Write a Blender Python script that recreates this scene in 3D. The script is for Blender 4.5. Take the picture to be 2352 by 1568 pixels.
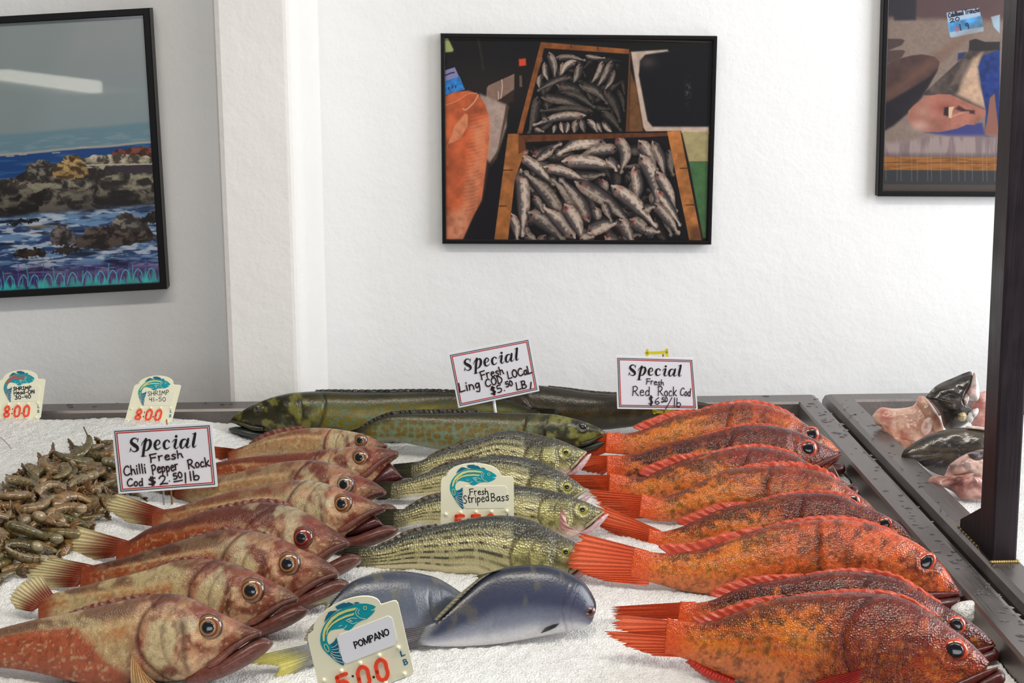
import bpy, math, random
import numpy as np
from mathutils import Vector, Matrix

# ------------------------------------------------------------------ clear
for o in list(bpy.data.objects):
    bpy.data.objects.remove(o, do_unlink=True)
SC = bpy.context.scene
COL = SC.collection

# ------------------------------------------------------------------ camera
IMG_W, IMG_H, FPX = 2352, 1568, 3500.0
PITCH, YAW, CAM_Z = math.radians(13.0), math.radians(2.7), 1.62
cd = bpy.data.cameras.new('camera')
cd.sensor_fit = 'HORIZONTAL'
cd.sensor_width = 36.0
cd.lens = FPX / IMG_W * 36.0
cd.clip_start = 0.05
cd.clip_end = 100
cam = bpy.data.objects.new('camera', cd)
COL.objects.link(cam)
cam.location = (0, 0, CAM_Z)
cam.rotation_euler = (math.pi / 2 - PITCH, 0, -YAW)
SC.camera = cam

# ------------------------------------------------------------------ world, lights, exposure
wd = bpy.data.worlds.new('world')
SC.world = wd
wd.use_nodes = True
bg = wd.node_tree.nodes['Background']
bg.inputs[0].default_value = (0.86, 0.92, 1.0, 1)
bg.inputs[1].default_value = 0.13
SC.view_settings.view_transform = 'Standard'
SC.view_settings.look = 'None'
SC.view_settings.gamma = 1.0
SC.view_settings.use_curve_mapping = False
SC.view_settings.exposure = 0.0


def area_light(name, loc, target, sx, sy, power, color):
    ld = bpy.data.lights.new(name, 'AREA')
    ld.shape = 'RECTANGLE'
    ld.size, ld.size_y = sx, sy
    ld.energy = power
    ld.color = color
    o = bpy.data.objects.new(name, ld)
    COL.objects.link(o)
    o.location = loc
    d = Vector(target) - Vector(loc)
    o.rotation_euler = d.to_track_quat('-Z', 'Y').to_euler()
    return o


# daylight through the side window (right), overhead shop lamps (ceiling)
area_light('window_daylight', (2.52, 1.35, 1.95), (0.2, 2.2, 1.15), 1.5, 1.5, 64, (0.93, 0.96, 1.0))
area_light('front_fill_light', (-0.6, -3.0, 2.1), (0.0, 2.2, 1.0), 3.0, 1.3, 34, (0.95, 0.97, 1.0))  # fill light added behind the camera for glints on the fish
for _n, _x, _y, _p in (('ceiling_lamp_light', -0.8, 0.95, 20), ('ceiling_lamp_light', 0.75, 0.95, 20)):
    area_light(_n, (_x, _y, 2.93), (_x, _y, 0), 1.2, 0.18, _p, (1.0, 0.93, 0.82))

# ------------------------------------------------------------------ levels of the place
Z_RIM, Z_ICE = 0.90, 0.870
Y_WALL, Y_PIL = 2.84, 2.69
RNG = np.random.default_rng(7)
random.seed(7)

_fw = np.array([math.sin(YAW) * math.cos(PITCH), math.cos(YAW) * math.cos(PITCH), -math.sin(PITCH)])
_rt = np.array([math.cos(YAW), -math.sin(YAW), 0.0])
_up = np.cross(_rt, _fw)
CAMP = np.array([0, 0, CAM_Z])


def ray(px, py):
    return _fw + _rt * (px - IMG_W / 2) / FPX - _up * (py - IMG_H / 2) / FPX


def at_z(px, py, z):
    d = ray(px, py)
    return CAMP + d * ((z - CAM_Z) / d[2])


def at_y(px, py, y):
    d = ray(px, py)
    return CAMP + d * (y / d[1])


# ------------------------------------------------------------------ helpers
def s2l(c):
    c = np.asarray(c, float) / 255.0
    return np.where(c <= 0.04045, c / 12.92, ((c + 0.055) / 1.055) ** 2.4)


def hash2(ix, iy, seed=0):
    n = (ix.astype(np.int64) * 374761393 + iy.astype(np.int64) * 668265263 + seed * 1442695041) & 0x7fffffff
    n = ((n ^ (n >> 13)) * 1274126177) & 0x7fffffff
    n = n ^ (n >> 16)
    return (n & 0xffff) / 65535.0


def vnoise(x, y, seed=0):
    x = np.asarray(x, float)
    y = np.asarray(y, float)
    ix, iy = np.floor(x), np.floor(y)
    fx, fy = x - ix, y - iy
    fx = fx * fx * (3 - 2 * fx)
    fy = fy * fy * (3 - 2 * fy)
    a, b = hash2(ix, iy, seed), hash2(ix + 1, iy, seed)
    c, d = hash2(ix, iy + 1, seed), hash2(ix + 1, iy + 1, seed)
    return (a + (b - a) * fx) * (1 - fy) + (c + (d - c) * fx) * fy


def fbm(x, y, seed=0, oct=4):
    v, a, t = 0, 0.5, 0
    x = np.asarray(x, float)
    y = np.asarray(y, float)
    for i in range(oct):
        v = v + a * vnoise(x, y, seed + i * 17)
        t += a
        x, y, a = x * 2.03 + 11.3, y * 2.03 + 5.7, a * 0.5
    return v / t


def sstep(a, b, x):
    t = np.clip((np.asarray(x, float) - a) / (b - a), 0, 1)
    return t * t * (3 - 2 * t)


def catmull(P, n):
    """smooth polyline through P, n points evenly spaced along its length"""
    P = np.asarray(P, float)
    if len(P) == 2:
        t = np.linspace(0, 1, n)[:, None]
        return P[0] * (1 - t) + P[1] * t
    Q = np.vstack([2 * P[0] - P[1], P, 2 * P[-1] - P[-2]])
    out = []
    for i in range(1, len(Q) - 2):
        p0, p1, p2, p3 = Q[i - 1], Q[i], Q[i + 1], Q[i + 2]
        t = np.linspace(0, 1, 16, endpoint=False)[:, None]
        out.append(0.5 * ((2 * p1) + (-p0 + p2) * t + (2 * p0 - 5 * p1 + 4 * p2 - p3) * t ** 2 + (-p0 + 3 * p1 - 3 * p2 + p3) * t ** 3))
    out.append(P[-1][None])
    C = np.vstack(out)
    return resample(C, n)


def resample(C, n):
    d = np.r_[0, np.cumsum(np.linalg.norm(np.diff(C[:, :2], axis=0), axis=1))]
    t = np.linspace(0, d[-1], n)
    return np.stack([np.interp(t, d, C[:, k]) for k in range(C.shape[1])], 1)


def new_mesh(name, V, faces, mat=None, parent=None, smooth=True, col=None, uv=None, mats=None, midx=None):
    """one mesh object; V (n,3); faces = array (m,4)/(m,3) or list of tuples"""
    me = bpy.data.meshes.new(name)
    V = np.asarray(V, np.float32)
    if isinstance(faces, np.ndarray) and faces.ndim == 2:
        m, k = faces.shape
        me.vertices.add(len(V))
        me.vertices.foreach_set('co', V.ravel())
        me.loops.add(m * k)
        me.loops.foreach_set('vertex_index', faces.astype(np.int32).ravel())
        me.polygons.add(m)
        me.polygons.foreach_set('loop_start', np.arange(0, m * k, k, dtype=np.int32))
        me.update(calc_edges=True)
    else:
        me.from_pydata([tuple(map(float, v)) for v in V], [], [tuple(int(i) for i in f) for f in faces])
        me.update()
    me.polygons.foreach_set('use_smooth', np.full(len(me.polygons), smooth))
    if col is not None:
        a = me.color_attributes.new('Col', 'FLOAT_COLOR', 'POINT')
        c = np.ones((len(V), 4), np.float32)
        c[:, :3] = col
        a.data.foreach_set('color', c.ravel())
    if uv is not None:
        u = me.uv_layers.new(name='UVMap')
        li = np.zeros(len(me.loops), np.int32)
        me.loops.foreach_get('vertex_index', li)
        u.data.foreach_set('uv', np.asarray(uv, np.float32)[li].ravel())
    for mm in (mats or ([mat] if mat else [])):
        me.materials.append(mm)
    if midx is not None:
        me.polygons.foreach_set('material_index', np.asarray(midx, np.int32))
    me.validate()
    o = bpy.data.objects.new(name, me)
    COL.objects.link(o)
    if parent:
        o.parent = parent
    return o


def tag(o, label, cat, group=None):
    o['label'] = label
    o['category'] = cat
    if group:
        o['group'] = group
    return o


def structure(o):
    o['kind'] = 'structure'
    return o


def empty(name, label, cat, loc=(0, 0, 0), group=None, M=None):
    o = bpy.data.objects.new(name, None)
    COL.objects.link(o)
    o.empty_display_size = 0.02
    if M is not None:
        o.matrix_world = M
    else:
        o.location = loc
    return tag(o, label, cat, group)


class Geo:
    """collects simple solids, built as one mesh"""
    def __init__(s):
        s.V, s.F = [], []

    def add(s, V, F):
        n = len(s.V)
        s.V += [tuple(v) for v in V]
        s.F += [tuple(i + n for i in f) for f in F]

    def box(s, x0, x1, y0, y1, z0, z1):
        s.add([(x0, y0, z0), (x1, y0, z0), (x1, y1, z0), (x0, y1, z0), (x0, y0, z1), (x1, y0, z1), (x1, y1, z1), (x0, y1, z1)],
              [(0, 3, 2, 1), (4, 5, 6, 7), (0, 1, 5, 4), (1, 2, 6, 5), (2, 3, 7, 6), (3, 0, 4, 7)])

    def tube(s, P, r, n=8):
        P = np.asarray(P, float)
        r = np.broadcast_to(r, len(P))
        ref = np.array([0, 0, 1.0])
        V = []
        for i in range(len(P)):
            t = P[min(i + 1, len(P) - 1)] - P[max(i - 1, 0)]
            t /= np.linalg.norm(t) + 1e-9
            a = np.cross(t, ref)
            if np.linalg.norm(a) < 1e-3:
                a = np.cross(t, [0, 1, 0])
            a /= np.linalg.norm(a)
            b = np.cross(t, a)
            for k in range(n):
                w = 2 * math.pi * k / n
                V.append(P[i] + r[i] * (a * math.cos(w) + b * math.sin(w)))
        F = []
        for i in range(len(P) - 1):
            for k in range(n):
                F.append((i * n + k, i * n + (k + 1) % n, (i + 1) * n + (k + 1) % n, (i + 1) * n + k))
        F.append(tuple(range(n))[::-1])
        F.append(tuple((len(P) - 1) * n + k for k in range(n)))
        s.add(V, F)

    def build(s, name, mat, parent=None, smooth=False, bevel=0.0, seg=2):
        o = new_mesh(name, s.V, s.F, mat, parent, smooth)
        if bevel:
            m = o.modifiers.new('bevel', 'BEVEL')
            m.width = bevel
            m.segments = seg
            m.limit_method = 'ANGLE'
        return o


# ------------------------------------------------------------------ materials
def mat_new(name):
    m = bpy.data.materials.new(name)
    m.use_nodes = True
    nt = m.node_tree
    return m, nt, nt.nodes['Principled BSDF']


def N(nt, typ, **kw):
    n = nt.nodes.new(typ)
    for k, v in kw.items():
        if k in n.inputs:
            n.inputs[k].default_value = v
        else:
            setattr(n, k, v)
    return n


def simple(name, rgb, rough=0.5, metal=0.0, coat=0.0, spec=0.5, noise=0.0, nscale=30, bump=0.0, bscale=200):
    m, nt, b = mat_new(name)
    c = tuple(s2l(rgb)) + (1,)
    b.inputs['Base Color'].default_value = c
    b.inputs['Roughness'].default_value = rough
    b.inputs['Metallic'].default_value = metal
    b.inputs['Coat Weight'].default_value = coat
    b.inputs['Coat Roughness'].default_value = 0.08
    b.inputs['Specular IOR Level'].default_value = spec
    tc = N(nt, 'ShaderNodeTexCoord')
    if noise:
        n = N(nt, 'ShaderNodeTexNoise', Scale=nscale, Detail=5)
        nt.links.new(tc.outputs['Object'], n.inputs['Vector'])
        r = N(nt, 'ShaderNodeMapRange')
        r.inputs[1].default_value, r.inputs[2].default_value = 0.3, 0.7
        r.inputs[3].default_value, r.inputs[4].default_value = 1 - noise, 1 + noise * 0.6
        nt.links.new(n.outputs[0], r.inputs[0])
        x = N(nt, 'ShaderNodeMix', data_type='RGBA', blend_type='MULTIPLY')
        x.inputs[0].default_value = 1
        x.inputs[6].default_value = c
        nt.links.new(r.outputs[0], x.inputs[7])
        nt.links.new(x.outputs[2], b.inputs['Base Color'])
    if bump:
        n = N(nt, 'ShaderNodeTexNoise', Scale=bscale, Detail=3)
        nt.links.new(tc.outputs['Object'], n.inputs['Vector'])
        bp = N(nt, 'ShaderNodeBump', Strength=0.6, Distance=bump)
        nt.links.new(n.outputs[0], bp.inputs['Height'])
        nt.links.new(bp.outputs[0], b.inputs['Normal'])
    return m


def attr_mat(name, rough=0.3, coat=0.0, spec=0.5, scale_bump=0.0, sx=260, sy=260, mottle=0.0, mscale=400, trans=0.0, bump=0.0, bscale=300, sss=0.0, metal=0.0):
    """colour comes from the 'Col' attribute; fine mottling and scale relief are nodes"""
    m, nt, b = mat_new(name)
    a = N(nt, 'ShaderNodeAttribute', attribute_name='Col')
    out = a.outputs['Color']
    tc = N(nt, 'ShaderNodeTexCoord')
    if mottle:
        n = N(nt, 'ShaderNodeTexNoise', Scale=mscale, Detail=4, Roughness=0.65)
        nt.links.new(tc.outputs['Object'], n.inputs['Vector'])
        r = N(nt, 'ShaderNodeMapRange')
        r.inputs[1].default_value, r.inputs[2].default_value = 0.3, 0.7
        r.inputs[3].default_value, r.inputs[4].default_value = 1 - mottle, 1 + mottle
        nt.links.new(n.outputs[0], r.inputs[0])
        x = N(nt, 'ShaderNodeMix', data_type='RGBA', blend_type='MULTIPLY')
        x.inputs[0].default_value = 1
        nt.links.new(out, x.inputs[6])
        nt.links.new(r.outputs[0], x.inputs[7])
        out = x.outputs[2]
    nt.links.new(out, b.inputs['Base Color'])
    b.inputs['Roughness'].default_value = rough
    b.inputs['Coat Weight'].default_value = coat
    b.inputs['Coat Roughness'].default_value = 0.12
    b.inputs['Specular IOR Level'].default_value = spec
    b.inputs['Metallic'].default_value = metal
    if sss:
        b.inputs['Subsurface Weight'].default_value = sss
        b.inputs['Subsurface Radius'].default_value = (0.01, 0.005, 0.003)
        b.inputs['Subsurface Scale'].default_value = 0.5
    nrm = None
    if scale_bump:
        mp = N(nt, 'ShaderNodeMapping')
        mp.inputs['Scale'].default_value = (sx, sy, 1)
        nt.links.new(tc.outputs['UV'], mp.inputs[0])
        v = N(nt, 'ShaderNodeTexVoronoi', voronoi_dimensions='2D', Scale=1.0, Randomness=0.8)
        nt.links.new(mp.outputs[0], v.inputs['Vector'])
        bp = N(nt, 'ShaderNodeBump', Strength=1.0, Distance=scale_bump, invert=True)
        nt.links.new(v.outputs['Distance'], bp.inputs['Height'])
        nrm = bp.outputs[0]
    if bump:
        n = N(nt, 'ShaderNodeTexNoise', Scale=bscale, Detail=3)
        nt.links.new(tc.outputs['Object'], n.inputs['Vector'])
        bp = N(nt, 'ShaderNodeBump', Strength=0.7, Distance=bump)
        nt.links.new(n.outputs[0], bp.inputs['Height'])
        if nrm:
            nt.links.new(nrm, bp.inputs['Normal'])
        nrm = bp.outputs[0]
    if nrm:
        nt.links.new(nrm, b.inputs['Normal'])
        nt.links.new(nrm, b.inputs['Coat Normal'])
    if trans:
        t = N(nt, 'ShaderNodeBsdfTranslucent')
        nt.links.new(out, t.inputs['Color'])
        mx = N(nt, 'ShaderNodeMixShader')
        mx.inputs[0].default_value = trans
        nt.links.new(b.outputs[0], mx.inputs[1])
        nt.links.new(t.outputs[0], mx.inputs[2])
        nt.links.new(mx.outputs[0], nt.nodes['Material Output'].inputs[0])
    return m


def plaster(name, rgb):
    m, nt, b = mat_new(name)
    tc = N(nt, 'ShaderNodeTexCoord')
    n1 = N(nt, 'ShaderNodeTexNoise', Scale=7, Detail=5)
    n2 = N(nt, 'ShaderNodeTexNoise', Scale=60, Detail=6, Roughness=0.6)
    n3 = N(nt, 'ShaderNodeTexNoise', Scale=3, Detail=3)
    for n in (n1, n2, n3):
        nt.links.new(tc.outputs['Object'], n.inputs['Vector'])
    r = N(nt, 'ShaderNodeMapRange')
    r.inputs[1].default_value, r.inputs[2].default_value = 0.3, 0.7
    r.inputs[3].default_value, r.inputs[4].default_value = 0.965, 1.0
    nt.links.new(n3.outputs[0], r.inputs[0])
    x = N(nt, 'ShaderNodeMix', data_type='RGBA', blend_type='MULTIPLY')
    x.inputs[0].default_value = 1
    x.inputs[6].default_value = tuple(s2l(rgb)) + (1,)
    nt.links.new(r.outputs[0], x.inputs[7])
    nt.links.new(x.outputs[2], b.inputs['Base Color'])
    b.inputs['Roughness'].default_value = 0.75
    b.inputs['Specular IOR Level'].default_value = 0.25
    b1 = N(nt, 'ShaderNodeBump', Strength=0.5, Distance=0.008)
    b2 = N(nt, 'ShaderNodeBump', Strength=0.5, Distance=0.0024)
    nt.links.new(n1.outputs[0], b1.inputs['Height'])
    nt.links.new(n2.outputs[0], b2.inputs['Height'])
    nt.links.new(b1.outputs[0], b2.inputs['Normal'])
    nt.links.new(b2.outputs[0], b.inputs['Normal'])
    return m


def steel(name, rgb, rough=0.38, axis=1):
    m, nt, b = mat_new(name)
    tc = N(nt, 'ShaderNodeTexCoord')
    mp = N(nt, 'ShaderNodeMapping')
    sc = [60, 60, 60]
    sc[axis] = 1.5
    mp.inputs['Scale'].default_value = sc
    nt.links.new(tc.outputs['Object'], mp.inputs[0])
    n = N(nt, 'ShaderNodeTexNoise', Scale=6, Detail=6)
    nt.links.new(mp.outputs[0], n.inputs['Vector'])
    n2 = N(nt, 'ShaderNodeTexNoise', Scale=14, Detail=4)
    nt.links.new(tc.outputs['Object'], n2.inputs['Vector'])
    ad = N(nt, 'ShaderNodeMath', operation='ADD')
    nt.links.new(n.outputs[0], ad.inputs[0])
    nt.links.new(n2.outputs[0], ad.inputs[1])
    r = N(nt, 'ShaderNodeMapRange')
    r.inputs[1].default_value, r.inputs[2].default_value = 0.7, 1.3
    r.inputs[3].default_value, r.inputs[4].default_value = 0.78, 1.15
    nt.links.new(ad.outputs[0], r.inputs[0])
    x = N(nt, 'ShaderNodeMix', data_type='RGBA', blend_type='MULTIPLY')
    x.inputs[0].default_value = 1
    x.inputs[6].default_value = tuple(s2l(rgb)) + (1,)
    nt.links.new(r.outputs[0], x.inputs[7])
    nt.links.new(x.outputs[2], b.inputs['Base Color'])
    b.inputs['Metallic'].default_value = 0.85
    rr = N(nt, 'ShaderNodeMapRange')
    rr.inputs[1].default_value, rr.inputs[2].default_value = 0.7, 1.3
    rr.inputs[3].default_value, rr.inputs[4].default_value = rough * 0.75, rough * 1.3
    nt.links.new(ad.outputs[0], rr.inputs[0])
    nt.links.new(rr.outputs[0], b.inputs['Roughness'])
    return m


M_WALL = plaster('white_plaster', (238, 238, 238))
M_PIL = plaster('pilaster_plaster', (236, 234, 231))
M_STEEL = steel('tray_steel', (122, 116, 114))
M_POST = steel('post_steel', (62, 55, 60), 0.42, 2)
M_BLACK = simple('black_frame', (12, 10, 12), 0.4, spec=0.25)
M_CEIL = simple('ceiling_paint', (225, 222, 215), 0.8)
M_FLOOR = simple('floor_tile', (120, 112, 104), 0.5, noise=0.2, nscale=6)
M_COUNTER = simple('counter_panel', (170, 170, 168), 0.5)
M_WATER, _nt, _b = mat_new('water')
_b.inputs['Base Color'].default_value = (0.9, 0.93, 0.95, 1)
_b.inputs['Transmission Weight'].default_value = 1.0
_b.inputs['IOR'].default_value = 1.33
_b.inputs['Roughness'].default_value = 0.03
M_ICE, _nt, _b = mat_new('crushed_ice')
_tc = N(_nt, 'ShaderNodeTexCoord')
_v = N(_nt, 'ShaderNodeTexVoronoi', Scale=420, Randomness=1.0)
_n = N(_nt, 'ShaderNodeTexNoise', Scale=210, Detail=6, Roughness=0.75)
for _q in (_v, _n):
    _nt.links.new(_tc.outputs['Object'], _q.inputs['Vector'])
_bp = N(_nt, 'ShaderNodeBump', Strength=0.9, Distance=0.0026)
_bp2 = N(_nt, 'ShaderNodeBump', Strength=0.5, Distance=0.0018)
_nt.links.new(_v.outputs['Distance'], _bp.inputs['Height'])
_nt.links.new(_n.outputs[0], _bp2.inputs['Height'])
_nt.links.new(_bp.outputs[0], _bp2.inputs['Normal'])
_nt.links.new(_bp2.outputs[0], _b.inputs['Normal'])
_b.inputs['Base Color'].default_value = tuple(s2l((240, 240, 238))) + (1,)
_b.inputs['Roughness'].default_value = 0.28
_b.inputs['Subsurface Weight'].default_value = 0.35
_b.inputs['Subsurface Radius'].default_value = (0.012, 0.013, 0.014)
_b.inputs['Subsurface Scale'].default_value = 1.0

# ------------------------------------------------------------------ the room
XL, XR, YF, ZC = -2.4, 2.6, -3.9, 3.0
g = Geo()
g.box(XL, XR, Y_WALL, Y_WALL + 0.15, 0, ZC)
structure(g.build('wall_back', M_WALL))
# pilaster: square left edge, broad rounded right shoulder
xa = at_y(505, 460, Y_PIL)[0]
xb = at_y(652, 300, Y_PIL)[0] + 0.004
prof = [(xa, Y_WALL + 0.02), (xa, Y_PIL + 0.012), (xa + 0.004, Y_PIL + 0.003), (xa + 0.012, Y_PIL)]
prof += [(xb, Y_PIL)]
for k in range(1, 9):
    t = k / 8 * math.pi / 2
    prof.append((xb + 0.028 * math.sin(t), Y_PIL + 0.05 * (1 - math.cos(t))))
prof += [(xb + 0.04, Y_WALL - 0.03), (xb + 0.055, Y_WALL + 0.02)]
nz = 2
V = [(x, y, z) for z in (0.0, ZC) for x, y in prof]
m = len(prof)
F = [(i, i + 1, m + i + 1, m + i) for i in range(m - 1)] + [(m - 1, 0, m, 2 * m - 1)]
pil = new_mesh('trim_1', V, F, M_PIL, smooth=False)
structure(pil)
pil['label'] = 'white plastered pilaster between the seascape picture and the middle picture'
g = Geo()
g.box(XL, XR, YF, Y_WALL + 0.15, -0.1, 0)
structure(g.build('floor', M_FLOOR))
g = Geo()
g.box(XL, XR, -0.6, Y_WALL + 0.15, ZC, ZC + 0.1)
structure(g.build('ceiling', M_CEIL))
g = Geo()   # right wall with a window opening
g.box(XR, XR + 0.12, YF, 0.55, 0, ZC)
g.box(XR, XR + 0.12, 2.15, Y_WALL + 0.15, 0, ZC)
g.box(XR, XR + 0.12, 0.55, 2.15, 0, 1.15)
g.box(XR, XR + 0.12, 0.55, 2.15, 2.75, ZC)
structure(g.build('wall_right', M_WALL))
g = Geo()
for y0, y1, z0, z1 in ((0.55, 0.6, 1.15, 2.75), (2.1, 2.15, 1.15, 2.75), (0.6, 2.1, 1.15, 1.2), (0.6, 2.1, 2.7, 2.75), (1.33, 1.37, 1.2, 2.7)):
    g.box(XR + 0.03, XR + 0.08, y0, y1, z0, z1)
structure(g.build('window_1', simple('window_frame_white', (230, 230, 228), 0.4)))

# ------------------------------------------------------------------ counter and steel trays
g = Geo()
g.box(-1.2, 1.75, 1.36, 2.66, 0.0, 0.78)
tag(g.build('counter', M_COUNTER, bevel=0.01), 'long counter carrying the steel ice trays', 'counter')


def tray(name, label, x0, x1, y0, y1, rl, rr, rb, rf):
    """stainless tray: rolled rim, inner walls and a bottom"""
    root = empty(name, label, 'tray', ((x0 + x1) / 2, (y0 + y1) / 2, 0.78))
    cx, cy = root.location.x, root.location.y
    r = 0.008
    g = Geo()
    # rim as a mitred ring with a rounded outer lip
    outs = []
    for ins, z in ((0.0, 0.78), (0.0, Z_RIM - 0.014), (0.004, Z_RIM - 0.004), (0.012, Z_RIM)):
        outs.append([(x0 + ins, y0 + ins, z), (x1 - ins, y0 + ins, z), (x1 - ins, y1 - ins, z), (x0 + ins, y1 - ins, z)])
    outs.append([(x0 + rl, y0 + rf, Z_RIM), (x1 - rr, y0 + rf, Z_RIM), (x1 - rr, y1 - rb, Z_RIM), (x0 + rl, y1 - rb, Z_RIM)])
    e = 0.003
    outs.append([(x0 + rl + e, y0 + rf + e, Z_RIM - 0.004), (x1 - rr - e, y0 + rf + e, Z_RIM - 0.004), (x1 - rr - e, y1 - rb - e, Z_RIM - 0.004), (x0 + rl + e, y1 - rb - e, Z_RIM - 0.004)])
    V = [(p[0] - cx, p[1] - cy, p[2] - 0.78) for ring in outs for p in ring]
    F = []
    for k in range(len(outs) - 1):
        for i in range(4):
            F.append((k * 4 + i, k * 4 + (i + 1) % 4, (k + 1) * 4 + (i + 1) % 4, (k + 1) * 4 + i))
    new_mesh('rim', V, F, M_STEEL, root, smooth=False)
    outs = [outs[-1], [(p[0] + sx * 0.006, p[1] + sy * 0.006, 0.80) for p, (sx, sy) in zip(outs[-1], ((1, 1), (-1, 1), (-1, -1), (1, -1)))]]
    V = [(p[0] - cx, p[1] - cy, p[2] - 0.78) for ring in outs for p in ring]
    F = [(i, (i + 1) % 4, 4 + (i + 1) % 4, 4 + i) for i in range(4)] + [(4, 5, 6, 7)]
    new_mesh('basin', V, F, M_STEEL, root, smooth=False)
    return root


tray('ice_tray', 'wide stainless steel tray holding the whole fish on ice', -1.12, 0.684, 1.38, 2.671, 0.044, 0.044, 0.058, 0.044)
tray('ice_tray', 'stainless steel tray at the right with cut fish pieces, beside the wide tray', 0.696, 1.7, 1.38, 2.672, 0.046, 0.044, 0.05, 0.044)


# ------------------------------------------------------------------ ice
def ice_z(X, Y):
    X = np.asarray(X, float)
    Y = np.asarray(Y, float)
    z = Z_ICE + 0.010 * (fbm(X * 5, Y * 5, 3, 3) - 0.5) + 0.007 * (fbm(X * 16, Y * 16, 9, 3) - 0.5)
    lf = sstep(-0.28, -0.46, X)                                  # banked up at the back left
    z = z + lf * (0.030 * sstep(2.05, 2.45, Y) - 0.028 * sstep(2.54, 2.61, Y) + 0.012 * (fbm(X * 9, Y * 7, 31, 3) - 0.5))
    z = z + 0.030 * np.exp(-(((X + 0.60) / 0.14) ** 2 + ((Y - 2.02) / 0.20) ** 2))     # bed under the shrimp
    return z


def ice_sheet(name, x0, x1, y0, y1, step, seed, label):
    nx, ny = int((x1 - x0) / step) + 1, int((y1 - y0) / step) + 1
    X, Y = np.meshgrid(np.linspace(x0, x1, nx), np.linspace(y0, y1, ny))
    Z = ice_z(X, Y)
    Z = Z + 0.0022 * (hash2(np.arange(nx)[None] + 0 * X, np.arange(ny)[:, None] + 0 * X, seed) - 0.5)
    Z = Z + 0.0045 * np.clip(fbm(X * 110, Y * 110, seed, 3) - 0.42, 0, 1)
    V = np.stack([X, Y, Z], -1).reshape(-1, 3)
    i = np.arange(ny - 1)[:, None] * nx + np.arange(nx - 1)[None]
    Fq = np.stack([i, i + 1, i + 1 + nx, i + nx], -1).reshape(-1, 4)
    o = new_mesh(name, V, Fq, M_ICE, smooth=True)
    o['kind'] = 'stuff'
    return tag(o, label, 'ice')


ice_sheet('crushed_ice', -1.065, 0.634, 1.43, 2.606, 0.0034, 5, 'bed of white crushed ice under the whole fish')
ice_sheet('crushed_ice', 0.748, 1.65, 1.43, 2.612, 0.008, 6, 'crushed ice in the right tray under the cut fish pieces')

# ------------------------------------------------------------------ leaning planes that carry each fish
class Plane:
    """a plane through a line on the ice (two photo points) leaning back by `lean` degrees"""
    def __init__(s, g, lean, z=Z_ICE):
        A, B = at_z(g[0], g[1], z), at_z(g[2], g[3], z)
        s.e1 = (B - A) / np.linalg.norm(B - A)
        away = np.array([-s.e1[1], s.e1[0], 0.0])
        if away[1] < 0:
            away = -away
        th = math.radians(lean)
        s.up = math.cos(th) * np.array([0, 0, 1.0]) + math.sin(th) * away
        s.n = np.cross(s.e1, s.up)
        if s.n @ (CAMP - A) < 0:
            s.n = -s.n
        s.o = (A + B) / 2
        s.M = Matrix(((s.e1[0], s.up[0], s.n[0], s.o[0]), (s.e1[1], s.up[1], s.n[1], s.o[1]), (s.e1[2], s.up[2], s.n[2], s.o[2]), (0, 0, 0, 1)))

    def to2(s, p):
        d = ray(p[0], p[1])
        q = CAMP + d * ((s.n @ (s.o - CAMP)) / (s.n @ d))
        return np.array([(q - s.o) @ s.e1, (q - s.o) @ s.up])

    def L(s, P):
        return np.array([s.to2(p) for p in P])


def facing(p, z=Z_ICE, tilt=0.0):
    """upright plane through an ice point, turned to the viewer's side of the counter"""
    A = at_z(p[0], p[1], z)
    pl = Plane((p[0] - 40, p[1], p[0] + 40, p[1]), tilt, z)
    pl.o = A
    pl.M.translation = Vector(A)
    return pl


# ------------------------------------------------------------------ species
def mixc(a, b, t):
    t = np.clip(t, 0, 1)[..., None]
    return a * (1 - t) + b * t


C = lambda *c: s2l(c)


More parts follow.
